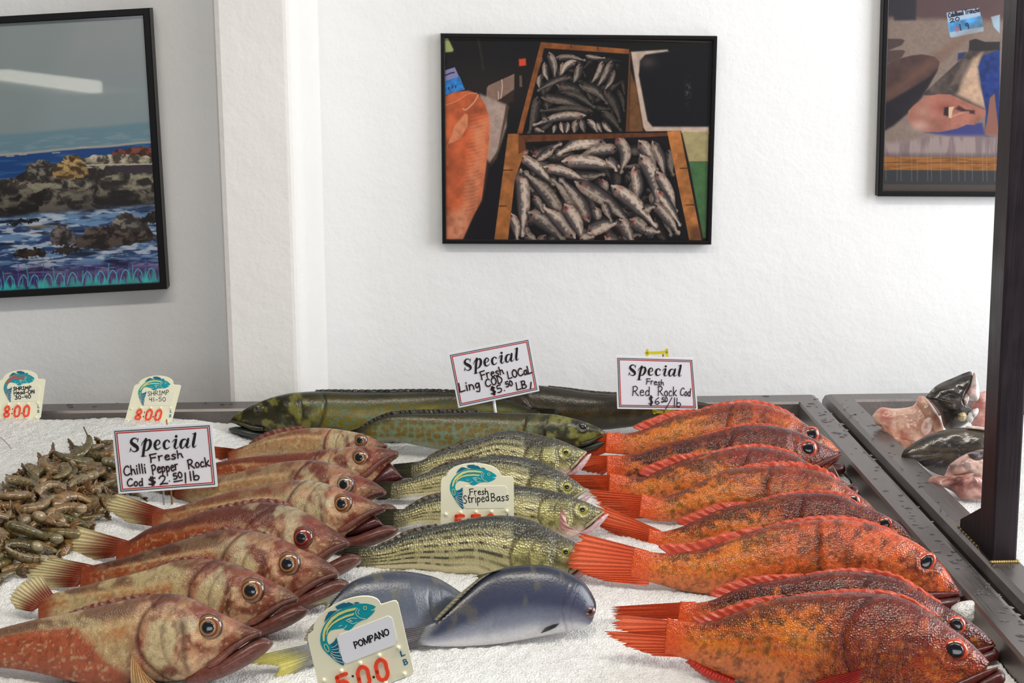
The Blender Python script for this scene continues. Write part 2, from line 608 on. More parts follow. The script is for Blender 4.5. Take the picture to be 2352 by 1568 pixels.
def col_chili(F):
    s, h, u, v, rng, p = F['s'], F['h'], F['u'], F['v'], F['seed'], F['par']
    x, y = F['x'], F['y']
    red = p.get('red', 0.5)
    n1 = fbm(x * 38, y * 60, rng, 4)
    n2 = fbm(x * 150, y * 150, rng + 5, 3)
    c = mixc(C(206, 172, 132) + 0 * s[..., None], C(176, 84, 52), sstep(0.62 - red * 0.5, 1.0 - red * 0.5, n1 + 0.22 * sstep(0.3, 0.9, s) * red + 0.1 * (n2 - 0.5)))
    c = mixc(c, C(206, 120, 84), sstep(0.55, 0.75, n2) * 0.35)
    c = mixc(c, C(222, 186, 160), sstep(-0.25, -0.75, h) * (0.8 - 0.5 * red))
    back = sstep(0.38, 0.72, h + 0.16 * (n1 - 0.5) + 0.08 * red)
    c = mixc(c, p.get('back', C(104, 60, 46)) * 0.85, back * 0.9)
    c = mixc(c, C(186, 96, 58), np.exp(-((h - 0.18) / 0.16) ** 2) * sstep(0.25, 0.5, s) * 0.5)
    ll = np.exp(-((h - 0.46 + 0.10 * (s - 0.3)) / 0.07) ** 2) * sstep(0.2, 0.35, s) * sstep(1.0, 0.7, s)
    c = mixc(c, C(222, 184, 150), ll * 0.75 * p.get('line', 1))
    if 'cream' in p:
        c = mixc(c, C(206, 188, 152), sstep(0.45, 0.62, n1) * p['cream'])
    if 'patch' in p:                                   # one broad brick-red patch behind a soft edge
        s0 = p['patch']
        m = sstep(-0.02, 0.02, s - s0 - 0.10 * h - 0.05 * (n1 - 0.5)) * sstep(0.62, 0.5, h)
        c = mixc(c, mixc(C(172, 72, 52) + 0 * s[..., None], C(200, 104, 76), n2), m * 0.9)
    # head
    hd = sstep(-1.75, -1.25, u)
    hc = mixc(C(208, 166, 138) + 0 * s[..., None], C(146, 74, 60), sstep(0.40, 0.58, fbm(x * 62, y * 62, rng + 9, 5)))
    hc = mixc(hc, C(112, 62, 56), sstep(0.15, 0.7, v + 0.35 * sstep(-0.1, 0.8, u) + 0.3 * (n1 - 0.5)))
    hc = mixc(hc, C(104, 48, 44), sstep(0.3, 0.8, u + 0.3 * (n2 - 0.5)) * 0.85)
    hc = mixc(hc, C(150, 62, 50), np.exp(-((np.hypot(u, v + 0.05) - 0.42) / 0.12) ** 2) * 0.5)
    hc = mixc(hc, C(196, 186, 160), sstep(0.52, 0.66, fbm(x * 45, y * 45, rng + 21, 4)) * sstep(0.1, -0.3, u) * 0.7)
    hc = mixc(hc, C(214, 196, 164), sstep(1.1, 0.8, np.hypot((u + 0.92) / 0.36, (v + 0.38) / 0.52) + 0.5 * (n1 - 0.5)) * 0.85)
    hc = mixc(hc, C(226, 176, 152), sstep(1.1, 0.7, np.hypot((u - 0.02) / 0.42, (v + 0.72) / 0.2) + 0.5 * (n1 - 0.5)) * 0.7)
    hc = mixc(hc, C(92, 44, 46), np.exp(-((u + 0.50 + 0.2 * v) / 0.05) ** 2) * sstep(0.25, 0.0, v) * sstep(-1.1, -0.8, v) * 0.7)
    hc = mixc(hc, C(176, 64, 52), np.exp(-((u + 1.28) / 0.12) ** 2) * sstep(0.4, -0.4, v) * 0.6)
    c = mixc(c, hc, hd * p.get('head', 0.9))
    c = mixc(c, c * 0.6, sstep(0.50, 0.72, fbm(x * 260, y * 260, rng + 31, 3)) * 0.6)
    c = mixc(c, C(226, 206, 176), sstep(0.60, 0.74, fbm(x * 230, y * 300, rng + 37, 3)) * 0.45 * sstep(0.8, 0.2, h))
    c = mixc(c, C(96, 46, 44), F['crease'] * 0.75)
    return c


def col_red(F):
    s, h, u, v, rng, p = F['s'], F['h'], F['u'], F['v'], F['seed'], F['par']
    x, y = F['x'], F['y']
    dark = p.get('dark', 0.4)
    n1 = fbm(x * 30, y * 55, rng, 4)
    n2 = fbm(x * 110, y * 150, rng + 3, 4)
    n4 = fbm(F['len'] * 14 + 3 * h, h * 9, rng + 15, 4)
    c = mixc(C(216, 116, 40) + 0 * s[..., None], C(196, 84, 34), sstep(0.3, 0.7, n1 * 0.5 + n4 * 0.5))
    c = mixc(c, C(176, 120, 92), sstep(0.56, 0.70, n4) * 0.35 * sstep(0.7, 0.2, h))
    c = mixc(c, C(222, 146, 44), sstep(0.45, 0.7, n2) * sstep(0.25, 0.7, s) * 0.7)
    c = mixc(c, C(206, 112, 76), sstep(0.15, -0.5, h + 0.3 * (n1 - 0.5)) * 0.85)
    mot = sstep(0.62 - 0.22 * dark, 0.76 - 0.18 * dark, n2 * 0.55 + n1 * 0.3 + 0.30 * sstep(-0.2, 0.9, h))
    c = mixc(c, C(104, 34, 20), mot * (0.45 + 0.5 * dark))
    c = mixc(c, C(66, 24, 20), sstep(0.56, 0.70, n2 + 0.16 * sstep(0.3, 0.9, h) + 0.1 * dark) * (0.4 + 0.4 * dark))
    c = mixc(c, C(120, 36, 22), sstep(0.55, 0.95, h + 0.25 * (n4 - 0.5)) * (0.45 + 0.45 * dark))
    c = mixc(c, C(226, 96, 44), sstep(0.86, 1.0, s) * 0.7)
    ll = np.exp(-((h - 0.30) / 0.06) ** 2) * sstep(0.3, 0.4, s)
    c = mixc(c, C(206, 120, 96), ll * 0.35)
    hd = sstep(-3.3, -2.3, u + 0.3 * (n1 - 0.5))
    n3 = fbm(x * 75, y * 75, rng + 11, 4)
    hc = mixc(p.get('headcol', C(150, 40, 30)) + 0 * s[..., None], C(92, 26, 24), sstep(0.42, 0.62, n3))
    hc = mixc(hc, C(196, 78, 30), sstep(0.60, 0.74, n3) * 0.5)
    hc = mixc(hc, C(204, 84, 30), np.exp(-(((u + 0.1) / 0.5) ** 2 + ((v + 0.75) / 0.3) ** 2)) * 0.6)
    hc = mixc(hc, C(92, 30, 30), sstep(0.1, 0.7, v + 0.3 * sstep(0, 0.8, u)) * dark * 1.2)
    c = mixc(c, hc, hd * p.get('head', 0.85))
    c = mixc(c, C(60, 22, 16), sstep(0.58, 0.7, fbm(x * 240, y * 240, rng + 31, 3)) * (0.35 + 0.3 * dark))
    c = mixc(c, C(232, 150, 66), sstep(0.62, 0.74, fbm(x * 210, y * 260, rng + 37, 3)) * 0.25 * sstep(0.9, 0.2, h))
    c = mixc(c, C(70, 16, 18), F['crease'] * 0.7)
    return c


def col_bass(F):
    s, h, u, v, rng, p = F['s'], F['h'], F['u'], F['v'], F['seed'], F['par']
    x, y = F['x'], F['y']
    n2 = fbm(x * 120, y * 120, rng + 3, 3)
    c = mixc(C(198, 190, 148) + 0 * s[..., None], C(170, 160, 100), n2)
    c = mixc(c, C(112, 112, 92), sstep(0.25, 0.75, h))
    c = mixc(c, C(58, 62, 62), sstep(0.6, 0.95, h))
    c = mixc(c, C(216, 204, 162), sstep(-0.35, -0.85, h))
    k = (h + 0.92) / 0.265
    row = np.abs(k - np.round(k))
    dash = 0.35 + 0.65 * sstep(0.40, 0.50, vnoise(F['len'] * 150, np.round(k) * 7.3 + rng, rng))
    brk = sstep(0.0, 0.35, fbm(F['len'] * 18, np.round(k) * 3.1, rng + 2, 2) - 0.22)
    lines = sstep(0.25, 0.13, row) * sstep(-1.9, -2.3, u) * sstep(-0.95, -0.6, h) * dash * (0.4 + 0.6 * brk)
    c = mixc(c, C(44, 40, 26), lines * 0.88)
    hd = sstep(-2.15, -1.9, u)
    hc = mixc(C(170, 164, 104) + 0 * s[..., None], C(120, 114, 66), sstep(0.4, 0.65, fbm(x * 90, y * 90, rng + 8, 3)))
    hc = mixc(hc, C(58, 56, 44), sstep(0.05, 0.55, v + 0.25 * sstep(-0.3, 0.8, u)))
    hc = mixc(hc, C(224, 196, 190), sstep(-0.55, -1.15, v - 0.2 * u) * 0.9)
    hc = mixc(hc, C(74, 66, 38), np.exp(-((np.hypot(u, v) - 0.48) / 0.14) ** 2) * 0.7)
    c = mixc(c, hc, hd)
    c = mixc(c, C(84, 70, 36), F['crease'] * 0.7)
    return c


def col_pomp(F):
    s, h, u, v, rng, p = F['s'], F['h'], F['u'], F['v'], F['seed'], F['par']
    x, y = F['x'], F['y']
    n1 = fbm(x * 25, y * 25, rng, 4)
    n2 = fbm(x * 120, y * 60, rng + 1, 4)
    hh = h + 0.25 * (n1 - 0.5)
    c = mixc(C(206, 204, 206) + 0 * s[..., None], C(126, 130, 146), sstep(-0.95, -0.45, hh))
    c = mixc(c, p.get('mid', C(70, 78, 100)), sstep(-0.6, 0.05, hh))
    c = mixc(c, p.get('top', C(52, 60, 84)), sstep(0.3, 0.85, hh))
    c = mixc(c, C(126, 116, 84), sstep(0.58, 0.75, n2) * 0.35 * sstep(-0.8, 0.2, h))
    c = mixc(c, C(34, 36, 44), sstep(0.93, 1.0, h) * 0.8)
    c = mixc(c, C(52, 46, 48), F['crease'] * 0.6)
    return c


def col_ling(F):
    s, h, u, v, rng, p = F['s'], F['h'], F['u'], F['v'], F['seed'], F['par']
    x, y = F['x'], F['y']
    # rounded ochre blotches over a pale blue-green net
    gx, gy = x * 105, y * 105
    best = np.full(x.shape, 9.0)
    ix, iy = np.floor(gx), np.floor(gy)
    for a in (-1, 0, 1):
        for b in (-1, 0, 1):
            jx, jy = ix + a, iy + b
            d = np.hypot(jx + 0.15 + 0.7 * hash2(jx, jy, rng) - gx, jy + 0.15 + 0.7 * hash2(jx, jy, rng + 1) - gy)
            best = np.minimum(best, d)
    n1 = fbm(x * 22, y * 40, rng, 4)
    spot = sstep(0.52, 0.36, best)
    c = mixc(p.get('net', C(104, 122, 96)) + 0 * s[..., None], p.get('spot', C(128, 110, 40)), spot)
    c = mixc(c, C(170, 160, 74), sstep(0.5, 0.75, n1) * np.exp(-((h - 0.25) / 0.3) ** 2) * 0.5)
    c = mixc(c, C(60, 56, 24), sstep(0.25, 0.75, h + 0.3 * (n1 - 0.5)) * 0.85)
    c = mixc(c, C(30, 28, 16), sstep(0.75, 1.0, h + 0.15 * (n1 - 0.5)))
    c = mixc(c, C(150, 158, 148), sstep(-0.45, -0.9, h) * 0.6)
    hd = sstep(-2.0, -1.3, u)
    n3 = fbm(x * 85, y * 85, rng + 4, 5)
    hc = mixc(C(40, 38, 22) + 0 * s[..., None], C(124, 122, 64), sstep(0.46, 0.72, n3 - 0.12 * v))
    c = mixc(c, hc, hd * 0.9)
    if 'tint' in p:
        t = mixc(p['tint'] + 0 * s[..., None], C(82, 64, 36), sstep(0.5, 0.7, fbm(x * 60, y * 90, rng, 4)) * 0.6)
        c = mixc(c, t, 0 * s + 0.9)
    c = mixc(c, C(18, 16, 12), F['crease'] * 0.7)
    return c


M_CHILI = attr_mat('rockfish_skin', 0.38, coat=0.12, spec=0.4, scale_bump=0.0003, sx=520, sy=520, mottle=0.16, mscale=520, bump=0.0006, bscale=240)
M_RED = attr_mat('red_rockfish_skin', 0.24, coat=0.2, spec=0.45, scale_bump=0.0005, sx=420, sy=420, mottle=0.24, mscale=300, bump=0.0022, bscale=110)
M_BASS = attr_mat('bass_skin', 0.33, coat=0.3, scale_bump=0.0009, sx=330, sy=300, mottle=0.12, mscale=420, spec=0.8, metal=0.25)
M_POMP = attr_mat('pompano_skin', 0.28, coat=0.2, mottle=0.10, mscale=260, bump=0.0003, bscale=400)
M_LING = attr_mat('lingcod_skin', 0.3, coat=0.2, spec=0.4, mottle=0.2, mscale=300, bump=0.0005, bscale=320)
M_FIN = attr_mat('fin_membrane', 0.35, coat=0.15, trans=0.15, mottle=0.12, mscale=300)
M_JAW = attr_mat('jaw_skin', 0.3, coat=0.2, spec=0.4, mottle=0.4, mscale=200, bump=0.0004, bscale=220)
M_EYE = attr_mat('fish_eye', 0.08, coat=1.0)

SPEC = {
    'chili': dict(mat=M_CHILI, col=col_chili, thick=0.27, gill=(-0.15, -0.2, 1.22, 1.0), headend=-1.45,
                  vhead=[(0.98, -0.12), (0.66, -0.3), (0.25, -0.7), (-0.3, -1.06), (-0.85, -1.2), (-1.4, -1.2)],
                  max_t=[(1.02, 0.02), (0.76, -0.10), (0.44, -0.34), (0.16, -0.6), (0.02, -0.74)],
                  max_b=[(1.02, -0.10), (0.8, -0.22), (0.52, -0.46), (0.26, -0.74), (0.06, -0.84)],
                  jaw_t=[(1.22, -0.16), (1.08, -0.12), (0.86, -0.18), (0.56, -0.40), (0.2, -0.66), (-0.4, -0.88)],
                  jaw_b=[(1.25, -0.24), (1.15, -0.40), (0.86, -0.66), (0.42, -0.95), (0.0, -1.14), (-0.42, -1.24)],
                  jcol=(C(100, 60, 52), C(128, 70, 60)), mcol=(C(92, 50, 42), C(140, 84, 70)), lip=C(44, 24, 22),
                  iris=(C(186, 146, 100), C(150, 78, 44)), rim=C(84, 44, 38)),
    'red': dict(mat=M_RED, col=col_red, thick=0.24, gill=(-0.5, -0.4, 1.95, 1.6), headend=-2.4,
                vhead=[(0.98, -0.16), (0.75, -0.45), (0.3, -0.95), (-0.3, -1.5), (-0.9, -1.9)],
                max_t=[(1.02, 0.0), (0.72, -0.22), (0.36, -0.56), (0.08, -0.82)],
                max_b=[(1.02, -0.08), (0.78, -0.4), (0.46, -0.78), (0.12, -1.04)],
                jaw_t=[(1.2, -0.12), (1.06, -0.06), (0.84, -0.22), (0.46, -0.6), (0.0, -1.0), (-0.4, -1.3)],
                jaw_b=[(1.26, -0.24), (1.2, -0.52), (0.9, -0.94), (0.4, -1.4), (-0.1, -1.65), (-0.5, -1.78)],
                jcol=(C(74, 24, 22), C(70, 20, 18)), mcol=(C(98, 36, 30), C(84, 30, 26)), lip=C(44, 14, 14),
                iris=(C(170, 40, 24), C(60, 22, 24)), rim=C(206, 70, 36)),
    'bass': dict(mat=M_BASS, col=col_bass, thick=0.25, gill=(-0.45, -0.25, 1.6, 1.25), headend=-2.05,
                 vhead=[(0.99, -0.08), (0.74, -0.32), (0.35, -0.75), (-0.2, -1.2), (-0.9, -1.45), (-1.9, -1.6)],
                 max_t=[(1.0, 0.0), (0.7, -0.2), (0.35, -0.52), (0.15, -0.7)],
                 max_b=[(1.0, -0.06), (0.72, -0.34), (0.42, -0.66), (0.18, -0.86)],
                 jaw_t=[(1.2, -0.1), (1.0, -0.16), (0.7, -0.4), (0.35, -0.72), (0.0, -0.95)],
                 jaw_b=[(1.2, -0.18), (1.02, -0.46), (0.7, -0.82), (0.3, -1.12), (-0.1, -1.28)],
                 jcol=(C(232, 198, 200), C(206, 168, 176)), mcol=(C(206, 186, 170), C(150, 140, 100)), lip=C(110, 90, 84),
                 iris=(C(214, 204, 74), C(160, 150, 56)), rim=C(70, 66, 36)),
    'pomp': dict(mat=M_POMP, col=col_pomp, thick=0.20, gill=(0.3, 0.5, 2.3, 2.2), headend=-4.6, vhead=None,
                 iris=(C(150, 70, 60), C(96, 50, 50)), rim=C(120, 100, 100)),
    'ling': dict(mat=M_LING, col=col_ling, thick=0.36, gill=(-0.6, -0.3, 1.5, 1.2), headend=-1.9,
                 vhead=[(0.97, -0.14), (0.7, -0.4), (0.3, -0.68), (-0.3, -1.0), (-0.8, -1.25)],
                 max_t=[(1.0, -0.02), (0.7, -0.18), (0.35, -0.42), (0.05, -0.6)],
                 max_b=[(1.0, -0.1), (0.7, -0.32), (0.4, -0.6), (0.08, -0.74)],
                 jaw_t=[(1.12, -0.26), (0.9, -0.3), (0.6, -0.44), (0.3, -0.66), (0.0, -0.8)],
                 jaw_b=[(1.14, -0.36), (0.9, -0.56), (0.6, -0.76), (0.2, -0.92), (-0.1, -0.98)],
                 jcol=(C(62, 70, 62), C(30, 32, 26)), mcol=(C(70, 66, 40), C(36, 36, 22)), lip=C(22, 22, 16),
                 iris=(C(90, 96, 70), C(50, 54, 40)), rim=C(28, 26, 16)),
}
TAILC = {'chili': (C(166, 72, 46), C(228, 214, 180), C(104, 44, 34)), 'red': (C(218, 84, 46), C(232, 104, 70), C(168, 44, 26)),
         'bass': (C(96, 92, 66), C(70, 68, 56), C(50, 48, 40)), 'pomp': (C(136, 138, 142), C(206, 196, 108), C(130, 124, 90)),
         'ling': (C(58, 52, 30), C(44, 40, 26), C(30, 26, 18))}
GRADE = {'chili': (0.66, 1.1, 0.22, (0.98, 1.0, 0.86)), 'red': (0.94, 1.04, 0.16, (0.96, 1.02, 0.80)), 'bass': (0.84, 1.0, 0.15, (1, 1, 0.95)), 'pomp': (0.78, 1.0, 0.2, (1, 1, 1)), 'ling': (0.8, 1.1, 0.15, (1, 1, 0.9))}


def grade(c, k, sat, con=0.0, ch=(1, 1, 1)):
    g = (c @ np.array([0.3, 0.55, 0.15]))[..., None]
    d = np.clip(g + (c - g) * sat, 0.001, 1)
    return np.clip(d * k * np.clip(g / 0.22, 0.02, 4) ** con * np.array(ch), 0.002, 1)


PROF_S = [0, .04, .12, .2, .32, .42, .55, .7, .82, .92, 1.0]
PROF = {'chili': [0, .22, .56, .78, .97, 1, .9, .66, .46, .36, .34], 'red': [0, .24, .58, .8, .98, 1, .93, .68, .46, .33, .32],
        'bass': [0, .24, .56, .78, .97, 1, .95, .74, .52, .38, .36], 'ling': [0, .3, .66, .85, 1, 1, .93, .78, .6, .45, .4],
        'pomp': [0, .4, .7, .88, 1, 1, .93, .66, .4, .2, .17]}
TP_S = [0, .02, .06, .14, .24, .4, .6, .8, .93, 1]
TP = [0.12, .26, .46, .76, .96, 1, .82, .46, .2, .07]


def slab(name, root, top, bot, c0, T, mat, col, n=28, m=14, edge=None):
    """a rounded solid between two outlines (a jaw, a plate); col = (front, back) colours, edge = rim colour"""
    A, B = catmull(top, n), catmull(bot, n)
    V, Cc = [], []
    th = np.linspace(0, 2 * math.pi, m, endpoint=False)
    for i in range(n):
        t = i / (n - 1)
        mid, hv = (A[i] + B[i]) / 2, (A[i] - B[i]) / 2
        Ti = T * (math.sin(math.pi * min(1, 0.12 + t * 0.75)) ** 0.7)
        Ti = min(Ti, 2.5 * np.linalg.norm(hv) + 0.0004)
        for k in th:
            p = mid + hv * math.cos(k)
            V.append((p[0], p[1], c0[0] * (1 - t) + c0[1] * t + Ti * math.copysign(abs(math.sin(k)) ** 0.8, math.sin(k))))
            cc = col[0] * (1 - t) + col[1] * t
            if edge is not None:
                w = max(0, math.cos(k)) ** 6
                cc = cc * (1 - w) + edge * w
            Cc.append(cc)
    Fq = [(i * m + k, i * m + (k + 1) % m, (i + 1) * m + (k + 1) % m, (i + 1) * m + k) for i in range(n - 1) for k in range(m)]
    Fq += [tuple(range(m))[::-1], tuple((n - 1) * m + k for k in range(m))]
    return new_mesh(name, V, Fq, mat, root, col=np.array(Cc) * 0.8)


def fin(name, root, base, tips, c0, c1, rays, rootcol, tipcol, raycol, n=60, m=9, ragged=0.12, wave=0.0015, scallop=0.0, fade=0.6, seed=0, th=0.0007, bow=0.0, mat=None):
    """a thin ribbed fin from a base curve to a tip curve"""
    B, T = catmull(base, n), catmull(tips, n)
    rr = np.random.default_rng(seed + 100)
    rag = 1 - ragged * np.abs(rr.normal(0, 0.6, n)).clip(0, 1.6)
    ph = np.linspace(0, 1, n) * rays
    if scallop:
        rag = rag * (1 - scallop * (1 - np.abs(np.cos(math.pi * ph)) ** 0.7))
    V, Cc = [], []
    for side in (1, -1):
        for i in range(n):
            for j in range(m):
                t = j / (m - 1)
                tt = t * (rag[i] if t > 0.5 else 1)
                p = B[i] * (1 - tt) + T[i] * tt
                rid = math.cos(2 * math.pi * ph[i])
                c = c0 + (c1 - c0) * t + bow * math.sin(math.pi * t) + wave * rid * sstep(0, 0.25, t) + side * th * (1.15 - t)
                c += 0.004 * (vnoise(i * 0.09 + seed, t * 1.5, seed) - 0.5) * t
                V.append((p[0], p[1], c))
                col = rootcol * (1 - sstep(fade - 0.35, fade + 0.3, t + 0.12 * (vnoise(ph[i] * 1.2, seed, 3) - 0.5))) + tipcol * sstep(fade - 0.35, fade + 0.3, t + 0.12 * (vnoise(ph[i] * 1.2, seed, 3) - 0.5))
                w = max(0, rid) ** 2 * 0.5 * (1 - 0.55 * t)
                Cc.append(col * (1 - w) + raycol * w)
    nm = n * m
    Fq = []
    for i in range(n - 1):
        for j in range(m - 1):
            a = i * m + j
            Fq.append((a, a + 1, a + 1 + m, a + m))
            b = nm + a
            Fq.append((b, b + m, b + m + 1, b + 1))
    for i in range(n - 1):
        a, b = i * m + m - 1, nm + i * m + m - 1
        Fq.append((a, b, b + m, a + m))
        a, b = i * m, nm + i * m
        Fq.append((a, a + m, b + m, b))
    for i in (0, n - 1):
        for j in range(m - 1):
            a, b = i * m + j, nm + i * m + j
            Fq.append((a, b, b + 1, a + 1) if i == 0 else (a, a + 1, b + 1, b))
    return new_mesh(name, V, Fq, mat or M_FIN, root, col=np.array(Cc))


def dome(name, root, ctr, c, rx, ry, ang, hgt, rings, mat, nr=14, na=28):
    """an eye: a low dome with rings of colour; rings = [(radius, colour)...]"""
    V, Cc, Fq = [], [], []
    rs = np.array([q[0] for q in rings])
    cs = np.array([q[1] for q in rings])
    ca, sa = math.cos(ang), math.sin(ang)
    for i in range(nr + 1):
        r = i / nr * 1.0
        zz = hgt * math.sqrt(max(0, 1 - (r * 0.985) ** 2))
        for k in range(na):
            w = 2 * math.pi * k / na
            a, b = rx * r * math.cos(w), ry * r * math.sin(w)
            V.append((ctr[0] + a * ca - b * sa, ctr[1] + a * sa + b * ca, c + zz))
            Cc.append([np.interp(r, rs, cs[:, q]) for q in range(3)])
    for i in range(nr):
        for k in range(na):
            Fq.append((i * na + k, (i + 1) * na + k, (i + 1) * na + (k + 1) % na, i * na + (k + 1) % na))
    # skirt sunk into the head
    b0 = len(V)
    for k in range(na):
        x, y, z = V[nr * na + k]
        V.append((x, y, c - 0.5 * hgt))
        Cc.append(cs[-1])
    for k in range(na):
        Fq.append((nr * na + k, b0 + k, b0 + (k + 1) % na, nr * na + (k + 1) % na))
    return new_mesh(name, V, Fq, mat, root, col=np.array(Cc))


def fish(sp, label, cat, group, g, dor, eye, ven=None, depth=None, lean=22, tail=None, tailc=0.0, hu=None, snout=None, seed=1,
         par=None, fins=(), jaw=True, jopen=0.0, dfin=None, tailbase=None, NS=250, M=92, name='whole_fish', thick=1.0, tipcol=None, eyecol=None, jawlen=1.0):
    """dor: photo outline of the back, snout to tail root; eye: (x, y, r); everything is laid into a leaning plane"""
    S = SPEC[sp]
    par = par or {}
    pl = Plane(g, lean)
    root = empty(name, label, cat, M=pl.M, group=group)
    E = np.array(eye[:2], float)
    sn = np.array(snout if snout is not None else dor[0], float)
    un = (sn - E) / np.linalg.norm(sn - E)
    facing_right = un[0] > 0
    vn = np.array([un[1], -un[0]]) if facing_right else np.array([-un[1], un[0]])      # 'up' in the photo
    hu = hu or np.linalg.norm(sn - E)
    H = lambda P: [tuple(E + (q[0] * un + q[1] * vn) * hu) for q in P]
    # belly line
    Dp = catmull(dor, 60)
    if ven is None:
        ch = (Dp[-1] - Dp[0]) / np.linalg.norm(Dp[-1] - Dp[0])
        dn = np.array([-ch[1], ch[0]])
        if dn[1] < 0:
            dn = -dn
        ven = H(S['vhead'])
        for q in ((0.45, 0.54, 0.64, 0.74, 0.85, 0.94, 1.0) if sp in ('red', 'ling') else (0.5, 0.62, 0.74, 0.85, 0.94, 1.0)):
            i = int(q * 59)
            ven.append(tuple(Dp[i] + dn * depth * np.interp(q, PROF_S, PROF[sp])))
    D, Vv = catmull(pl.L(dor), NS), catmull(pl.L(ven), NS)
    # snout-dense sampling
    q = np.linspace(0, 1, NS) ** 1.25
    D = np.stack([np.interp(q, np.linspace(0, 1, NS), D[:, k]) for k in (0, 1)], 1)
    Vv = np.stack([np.interp(q, np.linspace(0, 1, NS), Vv[:, k]) for k in (0, 1)], 1)
    Lm = np.linalg.norm(D[-1] - D[0])
    E2, S2 = pl.to2(E), pl.to2(sn)
    hum = np.linalg.norm(S2 - E2) * hu / np.linalg.norm(sn - E)
    u2 = (S2 - E2) / np.linalg.norm(S2 - E2)
    v2 = np.array([-u2[1], u2[0]])
    if v2[1] < 0 and abs(u2[0]) > 0.2:
        v2 = -v2
    hmax = np.max(np.linalg.norm(D - Vv, axis=1))
    s = q
    T = S['thick'] * thick * hmax * np.interp(s, TP_S, TP)
    th = np.linspace(0, 2 * math.pi, M, endpoint=False)
    hh, cc = np.cos(th), np.sign(np.sin(th)) * np.abs(np.sin(th)) ** 0.82
    mid, hv = (D + Vv) / 2, (D - Vv) / 2
    XY = mid[:, None, :] + hv[:, None, :] * hh[None, :, None]
    cz = T[:, None] * cc[None, :]
    u = ((XY - E2) @ u2) / hum
    v = ((XY - E2) @ v2) / hum
    # gill cover, cheek plate, eye socket as relief
    gx, gy, ga, gb = S['gill']
    fr = np.abs(cc)[None, :] ** 0.7
    wob = 0.05 * (fbm(u * 2.2, v * 2.2, seed, 2) - 0.5)
    rho = np.sqrt(((u - gx) / ga) ** 2 + ((v - gy) / gb) ** 2) + wob
    behind = sstep(gx + 0.1, gx - 0.25, u)
    plate = sstep(1.0, 0.93, rho)
    d = (0.012 if sp == 'pomp' else 0.055) * hum * plate * behind * fr
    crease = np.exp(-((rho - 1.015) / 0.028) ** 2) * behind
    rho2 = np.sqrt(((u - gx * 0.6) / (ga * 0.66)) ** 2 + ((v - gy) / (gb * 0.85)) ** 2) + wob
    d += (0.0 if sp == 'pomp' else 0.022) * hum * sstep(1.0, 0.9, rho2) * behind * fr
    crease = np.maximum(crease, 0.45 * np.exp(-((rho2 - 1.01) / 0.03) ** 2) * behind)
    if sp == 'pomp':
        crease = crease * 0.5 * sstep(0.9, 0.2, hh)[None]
    d -= 0.03 * hum * crease * fr
    er = np.hypot(u, v) * hu / eye[2]
    if sp != 'pomp':
        d += 0.03 * hum * np.exp(-((er - 1.35) / 0.25) ** 2) * fr
    d += hum * 0.02 * (fbm(u * 1.6 + seed, v * 1.6, seed + 3, 3) - 0.5) * fr * (sp not in ('pomp',))
    cz = cz + np.sign(cz) * d
    arc = np.r_[0, np.cumsum(np.linalg.norm(np.diff(mid, axis=0), axis=1))]
    Fd = dict(s=np.broadcast_to(s[:, None], u.shape), h=np.broadcast_to(hh[None], u.shape), u=u, v=v, x=XY[..., 0] * 1.0, y=XY[..., 1] * 1.0,
              len=np.broadcast_to(arc[:, None], u.shape), crease=crease, seed=seed, par=par)
    colr = np.clip(S['col'](Fd), 0, 1)
    if sp in TAILC:
        colr = mixc(colr, TAILC[sp][0] + 0 * colr, sstep(0.9, 0.985, Fd['s'] + 0.03 * (fbm(u * 3, v * 3, seed, 2) - 0.5)) * 0.85)
    colr = grade(colr, *GRADE[sp])
    V = np.concatenate([XY, cz[..., None]], -1).reshape(-1, 3)
    uv = np.stack([np.broadcast_to(arc[:, None], u.shape), hh[None] * np.linalg.norm(hv, axis=1)[:, None] * np.ones_like(u)], -1).reshape(-1, 2)
    i, k = np.arange(NS - 1)[:, None], np.arange(M)[None]
    Fq = np.stack([i * M + k, i * M + (k + 1) % M, (i + 1) * M + (k + 1) % M, (i + 1) * M + k], -1).reshape(-1, 4)
    Vc = np.concatenate([V, np.repeat(V[:M].mean(0)[None], M, 0), np.repeat(V[-M:].mean(0)[None], M, 0)])
    nv, kk = NS * M, np.arange(M)
    capa = np.stack([nv + kk, nv + (kk + 1) % M, (kk + 1) % M, kk], -1)
    capb = np.stack([nv - M + kk, nv - M + (kk + 1) % M, nv + M + (kk + 1) % M, nv + M + kk], -1)
    cr_ = colr.reshape(-1, 3)
    body = new_mesh('body', Vc, np.concatenate([Fq, capa, capb]), S['mat'], root, col=np.concatenate([cr_, cr_[:M], cr_[-M:]]), uv=np.concatenate([uv, uv[:M], uv[-M:]]))

    def surf(P2):
        w = np.hypot(V[:, 0] - P2[0], V[:, 1] - P2[1]) + (V[:, 2] < 0) * 9
        return V[np.argmin(w), 2]

    def flat(P):
        return pl.L(P)
    mpp = hum / hu                                                   # metres per photo pixel here
    # eye with its pupil
    ce = surf(E2)
    r = eye[2] * mpp
    ry = (eye[3] if len(eye) > 3 else eye[2]) * mpp
    ang = math.atan2(u2[1], u2[0])
    ir = eyecol or S['iris']
    dk = C(16, 16, 20)
